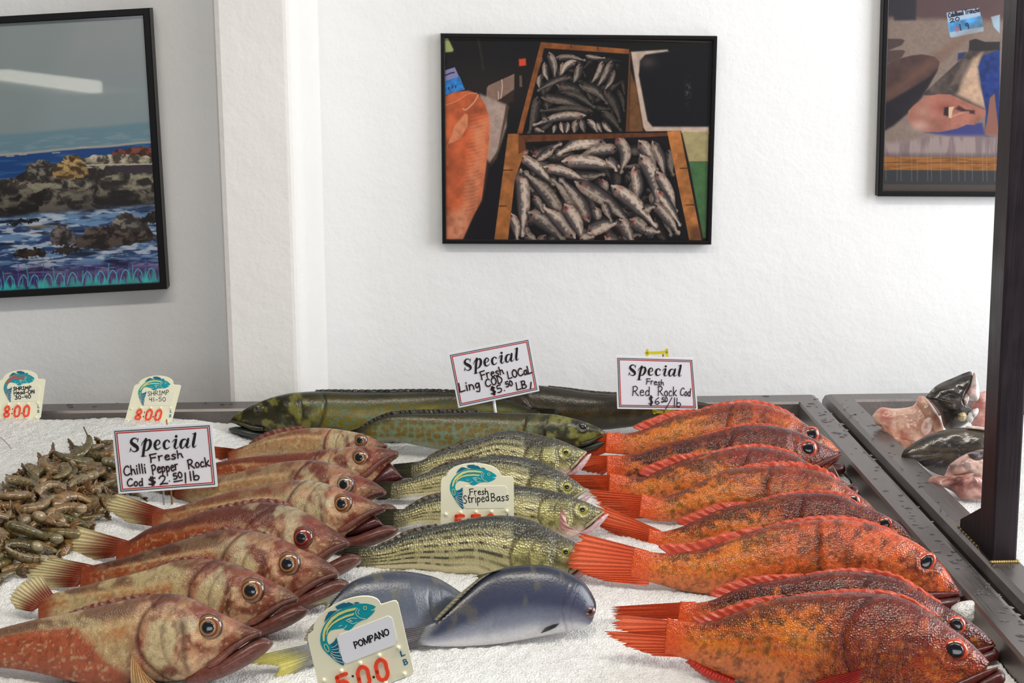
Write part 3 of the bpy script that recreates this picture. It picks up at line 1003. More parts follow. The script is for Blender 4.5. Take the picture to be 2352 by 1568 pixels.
    eo = dome('eye', root, E2, ce - 0.15 * r, r, ry, ang, (0.42 if sp == 'red' else 0.5) * r,
              ([(0, dk), (0.42, dk), (0.47, ir[0]), (0.54, ir[0] * 0.8), (0.62, ir[1] * 0.45), (0.74, ir[1] * 0.7), (0.82, ir[0] * 0.7), (0.89, S['rim'] * 0.6), (0.95, S['rim'] * 0.35), (1.0, S['rim'] * 0.8)] if sp != 'red' else
               [(0, dk), (0.56, dk), (0.62, C(50, 16, 16)), (0.70, C(96, 30, 20)), (0.76, S['rim'] * 0.8), (0.86, S['rim']), (0.97, S['rim']), (1.0, S['rim'] * 0.5)]), M_EYE)
    pr = 0.46 if sp != 'red' else 0.62
    dome('pupil', eo, E2 + 0.03 * r * u2, ce - 0.15 * r + (0.40 if sp == 'red' else 0.465) * r, r * pr, ry * pr, ang, 0.10 * r, [(0, C(14, 16, 24)), (0.8, C(20, 22, 30)), (1, C(34, 30, 30))], M_EYE, 6, 20)
    # jaws
    if jaw and S.get('jaw_t'):
        hc = lambda P: flat(H(P))
        jt = [(x, y) for x, y in S['jaw_t']]
        jb = [(x, y) for x, y in S['jaw_b']]
        hx, hy = jt[-1]
        ca, sa = math.cos(-jopen), math.sin(-jopen)
        rot = lambda P: [(hx + ((x - hx) * ca - (y - hy) * sa) * jawlen, hy + ((x - hx) * sa + (y - hy) * ca) * jawlen) for x, y in P]
        slab('lower_jaw', root, hc(rot(jt)), hc(rot(jb)), (0.0, 0.0), 0.34 * hum * (1 if sp != 'red' else 1.25), M_JAW, S['jcol'], edge=S['lip'])
        mrot = lambda P: [(1 + ((x - 1) * math.cos(-jopen * .45) - y * math.sin(-jopen * .45)), (x - 1) * math.sin(-jopen * .45) + y * math.cos(-jopen * .45)) for x, y in P]
        mt, mb = hc(mrot(S['max_t'])), hc(mrot(S['max_b']))
        w = surf(mt[-1])
        slab('upper_lip', root, mt, mb, (0.16 * hum, max(w, 0.2 * hum) + 0.02 * hum), 0.10 * hum, M_JAW, S['mcol'], edge=S['lip'])
        if jopen > 0.2:
            slab('mouth_lining', root, hc([(0.72, -0.24), (0.45, -0.42), (0.1, -0.7), (-0.2, -0.85)]), hc(rot([jt[2], jt[3], jt[4], jt[-1]])),
                 (0, 0), 0.2 * hum, M_JAW, (C(84, 34, 34), C(40, 14, 16)))
    # tail
    if tail:
        tb = tailbase or [dor[-1], ven[-1]]
        base = [tb[0], ((tb[0][0] + tb[1][0]) / 2 - 0.06 * (tail[len(tail) // 2][0] - tb[0][0]), (tb[0][1] + tb[1][1]) / 2), tb[1]]
        rc, tc_, yc = [grade(q_, min(1, GRADE[sp][0] + 0.06), *GRADE[sp][1:]) for q_ in TAILC[sp]]
        if tipcol is not None:
            tc_ = tipcol
        B2, T2 = flat(base), flat(tail)
        inn = (D[int(NS * 0.955)] + Vv[int(NS * 0.955)]) / 2 - (D[-1] + Vv[-1]) / 2
        B2 = B2 * 1.0
        B2[:, :] += inn * 0.8
        fin('tail_fin', root, B2, T2, 0.0, tailc, 13, rc, tc_, yc, n=90, ragged=0.10, seed=seed, wave=0.0009, fade=0.55 if sp != 'pomp' else 0.4, th=0.0012)
    if dfin:
        for kfin, (s0, s1, hpx, sweep, rays, scal) in enumerate(dfin):
            ii = np.linspace(s0, s1, 14)
            Bp = np.stack([np.interp(ii, np.linspace(0, 1, 60), Dp[:, k]) for k in (0, 1)], 1)
            tg = np.gradient(Bp, axis=0)
            tg /= np.linalg.norm(tg, axis=1)[:, None]
            nr_ = np.stack([tg[:, 1], -tg[:, 0]], 1)
            nr_ *= np.where(nr_[:, 1] > 0, -1, 1)[:, None]
            w = np.sin(np.linspace(0.12, 0.97, 14) * math.pi) ** 0.6
            if scal < 0.2 and sp == 'red':
                w = np.interp(np.linspace(0, 1, 14), [0, .3, .7, .9, 1], [.25, .7, 1, 1, .55])
                hpx_, sweep_ = hpx * 0.9, sweep * 1.3
            else:
                hpx_, sweep_ = hpx, sweep
            Tp = Bp + (nr_ * hpx_ + tg * sweep_) * w[:, None]
            Bq = Bp - nr_ * 4
            cols = {'chili': (C(130, 70, 56), C(120, 74, 60), C(86, 44, 38)), 'red': (C(196, 66, 40), C(214, 86, 54), C(140, 34, 24)),
                    'bass': (C(70, 62, 46), C(92, 78, 56), C(46, 40, 32)), 'pomp': (C(110, 106, 90), C(150, 144, 120), C(70, 68, 60)),
                    'ling': (C(30, 28, 18), C(44, 40, 26), C(16, 14, 10))}[sp]
            fin('dorsal_fin', root, flat(Bq), flat(Tp), 0.0, -0.002, rays, *cols, n=rays * 12, m=6, ragged=0.05, scallop=scal * 0.5, wave=0.0004, th=0.0005, seed=seed + kfin, fade=0.7)
    for (nm, base, tips, cols, lift, rays) in fins:
        b2, t2 = flat(base), flat(tips)
        cb = max(surf(b2[len(b2) // 2]), 0) if lift is not None else 0
        fin(nm, root, b2, t2, cb * 0.9 if lift is not None else 0, (cb + lift) if lift is not None else 0.004, rays, *cols, n=60, m=9, ragged=0.08, seed=seed, bow=0.004, th=0.0008)
    return root

# ------------------------------------------------------------------ the fish, row by row
GC = 'chilipepper rockfish in the left column'
PECT = (C(196, 150, 100), C(206, 176, 130), C(150, 96, 60))
RPECT = (C(186, 44, 36), C(206, 62, 42), C(140, 26, 24))


def chili(label, g, dor, eye, **k):
    return fish('chili', label, 'fish', GC, g, dor, eye, name='rockfish', **k)


chili('nearest pinkish rockfish at bottom left, its tail beyond the picture edge', (-120, 1566, 650, 1582),
      [(601, 1449), (562, 1433), (504, 1406), (458, 1381), (407, 1365), (361, 1363), (310, 1373), (233, 1390), (155, 1408), (78, 1423), (0, 1443), (-60, 1462), (-115, 1478)],
      (489, 1439, 31), depth=205, seed=11, par=dict(red=0.25, patch=0.52, cream=0.6, back=C(140, 98, 84)),
      tail=[(-210, 1440), (-225, 1500), (-215, 1560)], dfin=[(0.36, 0.62, 10, 12, 10, 0.5)],
      fins=[('pectoral_fin', [(318, 1490), (330, 1520), (345, 1548)], [(318, 1566), (350, 1590), (420, 1592)], PECT, 0.004, 9)])
chili('pale cream rockfish second from the front in the left column, tail bent upward', (30, 1432, 730, 1476),
      [(686, 1371), (659, 1352), (620, 1332), (574, 1309), (524, 1290), (465, 1283), (407, 1288), (330, 1311), (252, 1330), (175, 1350), (128, 1361), (89, 1379)],
      (588, 1356, 30), depth=170, seed=12, par=dict(red=0.12, cream=0.8, back=C(146, 104, 84)), jopen=0.04,
      tail=[(96, 1318), (60, 1330), (40, 1345), (20, 1372), (34, 1398)], tailbase=[(98, 1378), (48, 1416)], dfin=[(0.3, 0.6, 7, 10, 10, 0.5)])
chili('brick red rockfish with pale tail fringe, third from the front in the left column', (70, 1362, 810, 1408),
      [(779, 1315), (763, 1297), (726, 1275), (690, 1261), (662, 1244), (621, 1228), (573, 1218), (524, 1215), (465, 1228), (388, 1249), (310, 1274), (233, 1293), (186, 1303)],
      (673, 1295, 28), depth=165, seed=13, par=dict(red=0.75, cream=0.2), tailbase=[(186, 1302), (150, 1352)],
      tail=[(112, 1276), (82, 1296), (58, 1318), (78, 1336), (100, 1352)], dfin=[(0.3, 0.62, 8, 12, 10, 0.5)])
chili('deep red rockfish with the reddest eye, tail spread toward the shrimp', (90, 1290, 840, 1348),
      [(804, 1244), (779, 1225), (745, 1202), (709, 1180), (667, 1162), (624, 1153), (582, 1155), (526, 1164), (470, 1174), (414, 1194), (388, 1197), (341, 1214), (295, 1241), (268, 1245)],
      (707, 1236, 25), depth=165, seed=14, par=dict(red=1.0, line=0.3, back=C(128, 66, 56)), tailbase=[(272, 1246), (236, 1284)],
      tail=[(172, 1206), (150, 1236), (118, 1268), (150, 1276), (190, 1288)], eyecol=(C(176, 70, 46), C(120, 40, 34)), jopen=0.1, dfin=[(0.26, 0.62, 10, 14, 11, 0.5)])
chili('pink rockfish with open red jaw under the chilli pepper sign, tail just below the sign', (225, 1226, 915, 1284),
      [(886, 1164), (863, 1155), (838, 1142), (807, 1131), (773, 1118), (737, 1107), (695, 1102), (638, 1107), (568, 1119), (512, 1134), (456, 1149), (400, 1166), (349, 1172)],
      (796, 1158, 23), depth=140, seed=15, par=dict(red=0.45, cream=0.3, line=1.2, back=C(152, 84, 70)), tailbase=[(352, 1171), (328, 1210)],
      tail=[(266, 1130), (250, 1148), (238, 1165), (262, 1182), (292, 1200)], jopen=0.22)
chili('tan pink rockfish with a silver ringed eye, mostly behind its neighbour, right of the sign', (320, 1148, 920, 1222),
      [(887, 1127), (860, 1107), (821, 1090), (793, 1076), (751, 1061), (709, 1056), (653, 1061), (596, 1073), (540, 1087), (501, 1098), (440, 1112), (400, 1122)],
      (804, 1115, 21), depth=120, seed=16, par=dict(red=0.25, cream=0.4, back=C(150, 92, 74)), tail=[(322, 1118), (312, 1134), (330, 1150)], tailbase=[(402, 1122), (396, 1150)],
      eyecol=(C(206, 196, 176), C(170, 104, 56)), jopen=0.15)
chili('red rockfish with its mouth gaping wide toward the striped bass', (420, 1108, 965, 1152),
      [(914, 1036), (877, 1028), (835, 1025), (779, 1028), (723, 1035), (653, 1042), (596, 1047), (540, 1054), (498, 1062), (460, 1072)],
      (835, 1053, 20), depth=105, seed=17, par=dict(red=0.8, line=0.4, back=C(150, 76, 62)), jopen=0.42, tail=[(410, 1068), (402, 1082), (415, 1098)],
      snout=(914, 1040), fins=())
chili('orange pink rockfish at the back of the left column beside the lingcod', (470, 1066, 900, 1100),
      [(890, 1024), (863, 1009), (835, 997), (793, 988), (751, 983), (709, 983), (667, 989), (624, 999), (582, 1016), (540, 1031), (523, 1035)],
      (833, 1013, 16), depth=78, seed=18, par=dict(red=0.35, cream=0.5, back=C(160, 100, 84)), tail=[(484, 1024), (470, 1042), (484, 1062)], tailbase=[(524, 1034), (520, 1052)],
      dfin=[(0.5, 0.86, 12, 16, 9, 0.15)], snout=(890, 1022), tipcol=C(206, 110, 66))

GB = 'striped bass in the middle'


def bass(label, g, dor, eye, **k):
    return fish('bass', label, 'fish', GB, g, dor, eye, name='striped_bass', NS=380, M=120, **k)


bass('striped bass at the back of its column, below the spotted lingcod', (925, 1108, 1360, 1122),
     [(1348, 1037), (1318, 1024), (1282, 1009), (1246, 1000), (1211, 992), (1181, 988), (1142, 992), (1098, 1007), (1053, 1024), (1008, 1039), (973, 1055), (943, 1066)],
     (1301.5, 1040.6, 11.5), depth=100, seed=21, dfin=[(0.62, 0.9, 7, 12, 8, 0.1)], tail=[(900, 1066), (892, 1082), (900, 1100)])
bass('striped bass with its head just above the price tag, second from the back', (880, 1168, 1365, 1182),
     [(1347, 1124), (1318, 1101), (1282, 1080), (1246, 1062), (1202, 1050), (1157, 1044.5), (1112, 1049), (1068, 1056), (1023, 1068), (979, 1085), (943, 1098), (898, 1110)],
     (1303, 1119, 12), depth=105, seed=22, dfin=[(0.55, 0.8, 7, 12, 8, 0.1)], tail=[(850, 1106), (842, 1124), (850, 1144)], jopen=0.12)
bass('striped bass behind the fresh striped bass price tag, pink jaw over red tails', (890, 1228, 1395, 1246),
     [(1388, 1174), (1359, 1158), (1330, 1146), (1291, 1132), (1246, 1122), (1202, 1116.5), (1157, 1116), (1100, 1121), (1050, 1129), (1014, 1137), (979, 1147), (943, 1163), (904, 1174)],
     (1339, 1171, 13), depth=112, seed=23, dfin=[(0.68, 0.94, 9, 14, 8, 0.1)], tail=[(858, 1170), (850, 1190), (858, 1210)],
     fins=[('gill_flap', [(1290, 1166), (1287, 1190), (1290, 1216)], [(1300, 1180), (1310, 1212), (1345, 1226)], (C(220, 160, 160), C(228, 190, 190), C(190, 110, 116)), 0.002, 3)])
bass('nearest and broadest striped bass, its snout under a red tail', (815, 1304, 1385, 1332),
     [(1363, 1272), (1330, 1250), (1306, 1238), (1276, 1222), (1246, 1205), (1217, 1193), (1172, 1184), (1127, 1184), (1083, 1190), (1023, 1202), (979, 1213), (934, 1227), (898, 1244), (860, 1254), (824, 1257)],
     (1302, 1268, 12.5), depth=140, seed=24, dfin=[(0.66, 0.92, 9, 14, 9, 0.1)], tail=[(790, 1252), (782, 1276), (794, 1296)])

GP = 'pompano in front of the bass'
PF = (C(110, 106, 90), C(158, 150, 120), C(74, 70, 58))


def pomp(label, g, dor, eye, ven, **k):
    return fish('pomp', label, 'fish', GP, g, dor, eye, ven=ven, jaw=False, name='pompano', **k)


pomp('grey pompano behind the pompano price tag, yellow forked tail at lower left', (500, 1592, 1070, 1452),
     [(1082, 1398), (1075, 1376), (1051, 1357), (1005, 1329), (964, 1317), (924, 1312), (884, 1314), (843, 1321), (803, 1339), (763, 1378), (735, 1420), (718, 1455), (702, 1483)],
     (1062, 1404, 12), [(1082, 1398), (1075, 1425), (1040, 1450), (980, 1478), (900, 1512), (820, 1535), (770, 1538), (722, 1526)], seed=31, par=dict(mid=C(92, 100, 116), top=C(60, 68, 86)), hu=42,
     tail=[(508, 1522), (570, 1526), (636, 1532), (612, 1570), (586, 1596)], tailbase=[(702, 1484), (716, 1524)], lean=26,
     dfin=[(0.36, 0.54, 6, 8, 8, 0.7)],
     fins=[('dorsal_fin', [(792, 1352), (770, 1376), (745, 1405), (722, 1440), (706, 1474)], [(700, 1392), (742, 1392), (728, 1420), (706, 1446), (694, 1472)], PF, None, 18)])
pomp('blue-grey pompano lying whole on the ice, blunt head toward the red fish', (940, 1506, 1372, 1464),
     [(1358, 1428), (1368, 1398), (1364, 1374), (1340, 1337), (1308, 1317), (1267, 1301), (1227, 1297), (1187, 1299), (1146, 1307), (1106, 1329), (1065, 1366), (1037, 1394), (1005, 1424), (977, 1438)],
     (1350, 1406, 12, 15), [(1358, 1428), (1345, 1440), (1288, 1452), (1227, 1464), (1146, 1478), (1065, 1484), (1005, 1484), (956, 1480)], seed=32, hu=40, snout=(1372, 1430),
     par=dict(mid=C(66, 72, 98), top=C(40, 46, 70)), tipcol=C(120, 112, 122), tail=[(880, 1452), (912, 1476), (884, 1520)], tailbase=[(977, 1438), (956, 1480)], lean=26,
     fins=[('dorsal_fin', [(1190, 1301), (1146, 1309), (1106, 1331), (1065, 1368), (1037, 1396), (1005, 1426)], [(1043, 1335), (1092, 1325), (1090, 1334), (1048, 1368), (1024, 1392), (994, 1424)], PF, None, 20),
           ('pectoral_fin', [(1282, 1432), (1274, 1440), (1262, 1446)], [(1262, 1436), (1244, 1444), (1234, 1456)], (C(60, 60, 70), C(120, 118, 110), C(40, 40, 44)), 0.003, 7)])

GL = 'lingcod along the back rim'
fish('ling', 'large green spotted lingcod facing left along the back rim', 'fish', GL, (500, 1012, 1240, 1026),
     [(530.5, 962), (540, 952), (557, 943), (582, 929), (619, 914), (653, 905), (681, 901), (737, 898), (821, 900), (905, 900), (989, 899), (1060, 902), (1130, 912), (1200, 930), (1240, 945)],
     (596, 936, 8), depth=122, seed=41, lean=10, hu=72, snout=(528, 962), name='lingcod', thick=0.8, tail=[(1280, 940), (1284, 955), (1280, 972)],
     dfin=[(0.28, 0.9, 7, 10, 30, 0.3)], jopen=0.0,
     fins=[('pectoral_fin', [(728, 985), (728, 995), (735, 1002)], [(790, 962), (820, 974), (830, 992)], (C(60, 58, 36), C(46, 46, 30), C(34, 32, 20)), 0.004, 9)])
fish('ling', 'spotted grey-green lingcod facing right in front of the other two', 'fish', GL, (800, 1056, 1400, 1070),
     [(1388, 990), (1375, 982), (1350, 971), (1321, 962), (1276, 952), (1231, 949), (1187, 949), (1098, 946), (1008, 948), (934, 950), (889, 955), (845, 973), (815, 991)],
     (1338, 979, 9), depth=105, seed=42, lean=15, hu=62, name='lingcod', thick=0.8, par=dict(net=C(116, 134, 112), spot=C(124, 104, 52)), tail=[(770, 1000), (764, 1020), (775, 1040)],
     dfin=[(0.5, 0.98, 9, 12, 26, 0.1)], eyecol=(C(50, 56, 60), C(36, 40, 44)))
fish('ling', 'dark brown lingcod at the back between the two upright signs', 'fish', GL, (1090, 1006, 1670, 1002),
     [(1090, 912), (1120, 899), (1160, 888), (1200, 884), (1240, 885), (1306, 893), (1365, 901), (1430, 905), (1500, 909), (1560, 914), (1620, 925), (1650, 934)],
     (1120, 925, 7), depth=90, seed=43, lean=8, hu=60, name='lingcod', thick=0.75, par=dict(tint=C(44, 34, 22)), tail=[(1672, 926), (1678, 944), (1672, 962)],
     dfin=[(0.3, 0.85, 4, 8, 24, 0.2)])

GR = 'red rockfish in the right column'


def red(label, g, dor, eye, **k):
    return fish('red', label, 'fish', GR, g, dor, eye, name='red_rockfish', **k)


red('red rockfish at the back of the right column, head over the tray corner', (1280, 1078, 1955, 1098),
    [(1928, 1034), (1907, 1012), (1875, 990), (1849.5, 973), (1824, 955), (1792, 941), (1760, 930), (1728, 925), (1696, 926), (1649, 932), (1601, 942), (1553, 954), (1510, 972), (1473, 988), (1428.6, 995), (1393.5, 992)],
    (1862, 998, 18), depth=150, hu=78, seed=51, par=dict(dark=0.18, headcol=C(176, 62, 34), head=0.5), tail=[(1283, 1006), (1300, 1022), (1322, 1034), (1355, 1050)], tailbase=[(1400, 990), (1384, 1030)], tailc=-0.03,
    dfin=[(0.22, 0.62, 9, 12, 12, 0.45), (0.62, 0.86, 22, 22, 9, 0.1)], jopen=0.15)
red('dark-backed red rockfish with a gaping mouth, second from the back', (1310, 1106, 1960, 1134),
    [(1926, 1040), (1904, 1027), (1881, 1015), (1856, 1001), (1824, 989), (1792, 980), (1744, 975), (1696, 979), (1649, 991), (1601, 1003), (1537, 1017), (1489, 1034), (1457, 1043), (1393.5, 1047)],
    (1855, 1032, 20), depth=150, hu=76, seed=52, par=dict(dark=0.95, headcol=C(110, 34, 28)), tail=[(1318, 1044), (1322, 1074), (1380, 1088)], tailbase=[(1396, 1046), (1386, 1074)], tailc=-0.03,
    jopen=0.5, dfin=[(0.25, 0.6, 6, 10, 12, 0.4)])
red('mottled red rockfish third from the back, head tucked under its neighbour', (1295, 1140, 1960, 1172),
    [(1944, 1108), (1910, 1090), (1875, 1074), (1849.5, 1057), (1824, 1043), (1792, 1033), (1744, 1026), (1696, 1028), (1649, 1037), (1601, 1046), (1553, 1062), (1505, 1084), (1473, 1098), (1430, 1092), (1400, 1086)],
    (1882, 1098, 17), depth=150, hu=76, seed=53, par=dict(dark=0.4, headcol=C(150, 40, 30)), tail=[(1294, 1086), (1310, 1106), (1352, 1124)], tailbase=[(1402, 1086), (1400, 1124)], tailc=-0.03,
    dfin=[(0.2, 0.6, 8, 10, 12, 0.45), (0.6, 0.84, 26, 24, 9, 0.1)])
red('orange red rockfish in the middle of the right column with glints on its flank', (1350, 1198, 2040, 1222),
    [(2024, 1186), (1999, 1157), (1967.5, 1132), (1936, 1110), (1904, 1090.5), (1872, 1078), (1824, 1071), (1760, 1070), (1696, 1075), (1649, 1088), (1601, 1110), (1553, 1132), (1505, 1143), (1473, 1133)],
    (1956, 1152, 17), depth=165, hu=82, seed=54, par=dict(dark=0.14, head=0.5), tail=[(1345, 1120), (1362, 1146), (1385, 1164), (1428, 1190)], tailbase=[(1474, 1132), (1458, 1182)], tailc=-0.025,
    dfin=[(0.2, 0.6, 13, 16, 12, 0.5)])
red('red rockfish with a dark head beside the tray rail, behind the largest one', (1352, 1232, 2110, 1294),
    [(2090, 1232), (2070, 1206), (2032, 1182), (1989, 1163), (1967.5, 1156), (1936, 1139), (1888, 1131), (1840, 1132), (1792, 1138), (1728, 1153), (1665, 1166), (1617, 1186), (1569, 1208), (1521, 1220), (1490, 1212)],
    (2032, 1203, 17), depth=165, hu=80, seed=55, par=dict(dark=0.5, headcol=C(112, 28, 26)), tail=[(1362, 1150), (1350, 1184), (1362, 1204), (1430, 1244)], tailbase=[(1492, 1212), (1478, 1248)], tailc=-0.02,
    dfin=[(0.2, 0.6, 8, 12, 12, 0.45), (0.62, 0.86, 24, 26, 9, 0.1)])
red('largest orange red rockfish, its broad tail over a bass head', (1290, 1346, 2215, 1412),
    [(2205, 1360), (2185, 1325), (2155, 1285), (2117, 1254), (2083, 1235), (2032, 1214), (1980, 1199), (1925, 1192), (1861, 1194), (1797, 1202), (1733, 1218), (1669.5, 1240), (1606, 1262), (1542, 1270), (1490, 1266), (1456, 1256)],
    (2125, 1291, 19, 27), depth=215, hu=104, seed=56, par=dict(dark=0.12, headcol=C(206, 84, 50), head=0.7), tail=[(1330, 1222), (1312, 1262), (1297, 1290), (1320, 1312), (1384, 1334)], tailbase=[(1458, 1256), (1456, 1336)],
    dfin=[(0.24, 0.62, 10, 14, 12, 0.5), (0.62, 0.9, 30, 34, 10, 0.1)], thick=1.0)
red('dark mottled red rockfish squeezed behind the nearest one', (1390, 1432, 2300, 1520),
    [(2288, 1482), (2266, 1456), (2228, 1426), (2198, 1406), (2159, 1384), (2117, 1359), (2074, 1334), (2032, 1320), (1968, 1312), (1904, 1313), (1819, 1325), (1733, 1340), (1680, 1358), (1640, 1376), (1600, 1384), (1563, 1380)],
    (2194, 1434, 23, 22), depth=200, hu=98, seed=57, par=dict(dark=1.0, headcol=C(92, 28, 24)), tail=[(1399, 1393), (1400, 1406), (1408, 1418)], tailbase=[(1565, 1378), (1555, 1420)],
    dfin=[(0.2, 0.62, 10, 14, 12, 0.5), (0.62, 0.88, 24, 30, 10, 0.1)])
red('nearest red rockfish at bottom right with an orange-ringed eye', (1370, 1520, 2310, 1664),
    [(2272, 1520), (2252, 1497), (2226, 1472), (2202, 1453), (2159, 1422), (2117, 1393), (2074, 1372), (2032, 1363), (1968, 1359), (1904, 1361), (1819, 1368), (1755, 1381), (1691, 1405), (1627, 1427), (1571, 1427), (1533, 1418)],
    (2196, 1491, 31, 27), depth=275, hu=104, seed=58, par=dict(dark=0.28, headcol=C(130, 34, 26), head=0.8), tail=[(1406, 1410), (1404, 1440), (1430, 1452), (1385, 1450), (1430, 1482), (1500, 1506)], tailbase=[(1535, 1418), (1526, 1500)],
    ven=[(2272, 1520), (2262, 1545), (2230, 1590), (2150, 1640), (2050, 1668), (1940, 1660), (1840, 1622), (1760, 1590), (1691, 1560), (1620, 1532), (1570, 1512), (1526, 1500)],
    dfin=[(0.2, 0.62, 9, 14, 12, 0.5), (0.64, 0.9, 26, 34, 10, 0.1)],
    fins=[('pectoral_fin', [(2010, 1528), (2000, 1550), (1996, 1580)], [(1880, 1560), (1850, 1600), (1880, 1640)], RPECT, 0.006, 12),
          ('anal_fin', [(1590, 1512), (1640, 1534), (1690, 1556)], [(1575, 1520), (1625, 1558), (1690, 1575)], RPECT, None, 8)])

# ------------------------------------------------------------------ signs and price tags
M_PLASTIC = simple('white_corrugated_plastic', (234, 234, 242), 0.4)
M_CREAM = simple('cream_plastic', (246, 243, 214), 0.35, coat=0.2)
M_CARD = simple('white_card', (244, 245, 252), 0.45)
M_CARD2 = simple('cream_card', (240, 238, 216), 0.5)
M_INK = simple('black_ink', (18, 16, 20), 0.5)
M_MARK = simple('marker_ink', (48, 22, 24), 0.5)
M_MARK2 = simple('violet_marker_ink', (46, 34, 52), 0.5)
M_GREEN = simple('green_border', (24, 66, 62), 0.45)
M_REDB = simple('red_border', (190, 42, 40), 0.45)
M_TEAL = simple('teal_print', (0, 158, 172), 0.4)
M_TEAL2 = simple('dark_teal_print', (0, 108, 140), 0.4)
M_YEL = simple('pale_yellow_print', (226, 224, 140), 0.4)
M_CORAL = simple('coral_print', (196, 96, 80), 0.4)
M_ORANGE = simple('orange_red_plastic', (250, 78, 42), 0.35, coat=0.3)
M_SPIKE = simple('grey_metal_spike', (150, 146, 140), 0.35, metal=0.8)
M_WOOD = simple('yellow_brown_stick', (150, 112, 40), 0.5)
M_YCLIP = simple('yellow_plastic_clip', (206, 196, 40), 0.4)
M_WSTICK = simple('white_plastic_stick', (222, 224, 226), 0.35)
M_DARKDOT = simple('dark_hole', (40, 44, 48), 0.6)


def homog(src, dst):
    A = []
    for (x, y), (X, Y) in zip(src, dst):
        A += [[x, y, 1, 0, 0, 0, -X * x, -X * y, -X], [0, 0, 0, x, y, 1, -Y * x, -Y * y, -Y]]
    _, _, vt = np.linalg.svd(np.array(A, float))
    return vt[-1].reshape(3, 3)


def hmap(Hm, P):
    P = np.asarray(P, float)
    q = np.c_[P, np.ones(len(P))] @ Hm.T
    return q[:, :2] / q[:, 2:3]


SQ = [(0, 0), (1, 0), (1, 1), (0, 1)]


class Flat:
    """flat pieces laid onto one plane; points come in photo coordinates"""
    def __init__(s, pl, root):
        s.pl, s.root = pl, root

    def prism(s, name, P, c0, c1, mat, parent=None, smooth=False, bevel=0):
        Q = s.pl.L(P)
        n = len(Q)
        V = [(x, y, c1) for x, y in Q] + [(x, y, c0) for x, y in Q]
        F = [tuple(range(n)), tuple(range(2 * n - 1, n - 1, -1))] + [(i, i + n, (i + 1) % n + n, (i + 1) % n) for i in range(n)]
        o = new_mesh(name, V, F, mat, parent or s.root, smooth)
        if bevel:
            m_ = o.modifiers.new('bevel', 'BEVEL')
            m_.width, m_.segments = bevel, 2
        return o

    def ribbons(s, name, strokes, c, mat, parent=None, raise_=0.0):
        """strokes: list of [(x, y, width)...] in photo coordinates"""
        V, F = [], []
        for st in strokes:
            st = np.asarray(st, float)
            if len(st) == 1:
                x, y, w = st[0]
                k0 = len(V)
                for k in range(16):
                    q = s.pl.to2((x + w / 2 * math.cos(k * math.pi / 8), y + w / 2 * math.sin(k * math.pi / 8)))
                    V.append((q[0], q[1], c + raise_))
                F.append(tuple(range(k0, k0 + 16)))
                continue
            R = catmull(st, max(8, 6 * len(st))) if len(st) > 2 else st
            t = np.gradient(R[:, :2], axis=0)
            t /= np.linalg.norm(t, axis=1)[:, None] + 1e-9
            nn = np.stack([-t[:, 1], t[:, 0]], 1)
            w = R[:, 2:3] / 2
            ends = (R[0], -t[0]), (R[-1], t[-1])
            A, B = R[:, :2] + nn * w, R[:, :2] - nn * w
            k0 = len(V)
            for a, b in zip(A, B):
                qa, qb = s.pl.to2(a), s.pl.to2(b)
                V += [(qa[0], qa[1], c + raise_), (qb[0], qb[1], c + raise_)]
                if raise_:
                    V += [(qa[0], qa[1], c), (qb[0], qb[1], c)]
            st_ = 4 if raise_ else 2
            for i in range(len(A) - 1):
                a = k0 + i * st_
                F.append((a, a + 1, a + st_ + 1, a + st_))
                if raise_:
                    F.append((a, a + st_, a + st_ + 2, a + 2))
                    F.append((a + 1, a + 3, a + st_ + 3, a + st_ + 1))
            if raise_:
                e = k0 + (len(A) - 1) * st_
                F += [(k0, k0 + 2, k0 + 3, k0 + 1), (e, e + 1, e + 3, e + 2)]
            for (p, d) in ends:                                   # round ends
                k1 = len(V)
                for k in range(9):
                    a_ = math.pi * (k / 8 - 0.5)
                    dd = d * math.cos(a_) + np.array([-d[1], d[0]]) * math.sin(a_)
                    q = s.pl.to2(p[:2] + dd * p[2] / 2)
                    V.append((q[0], q[1], c + raise_))
                F.append(tuple(range(k1, k1 + 9)))
        return new_mesh(name, V, F, mat, parent or s.root, False)

    def polys(s, name, polys, c, mat, parent=None, smoothn=0):
        V, F = [], []
        for P in polys:
            P = np.asarray(P, float)
            if smoothn:
                P = catmull(np.vstack([P, P[:1]]), smoothn)[:-1]
            k0 = len(V)
            for q in s.pl.L(P):
                V.append((q[0], q[1], c))
            F.append(tuple(range(k0, k0 + len(P))))
        return new_mesh(name, V, F, mat, parent or s.root, False)

    def text(s, name, txt, quad, c, mat, bold=0.0, parent=None):
        cu = bpy.data.curves.new('t', 'FONT')
        cu.body = txt
        cu.offset = bold
        cu.space_character = 1.12
        o = bpy.data.objects.new('t', cu)
        COL.objects.link(o)
        dg = bpy.context.evaluated_depsgraph_get()
        me = bpy.data.meshes.new_from_object(o.evaluated_get(dg))
        P = np.array([v.co[:2] for v in me.vertices])
        F = [tuple(p.vertices) for p in me.polygons]
        bpy.data.objects.remove(o)
        bpy.data.meshes.remove(me)
        lo, hi = P.min(0), P.max(0)
        U = (P - lo) / (hi - lo)
        U[:, 1] = 1 - U[:, 1]
        Q = s.pl.L(hmap(homog(SQ, quad), U))
        return new_mesh(name, [(x, y, c) for x, y in Q], F, mat, parent or s.root, False)


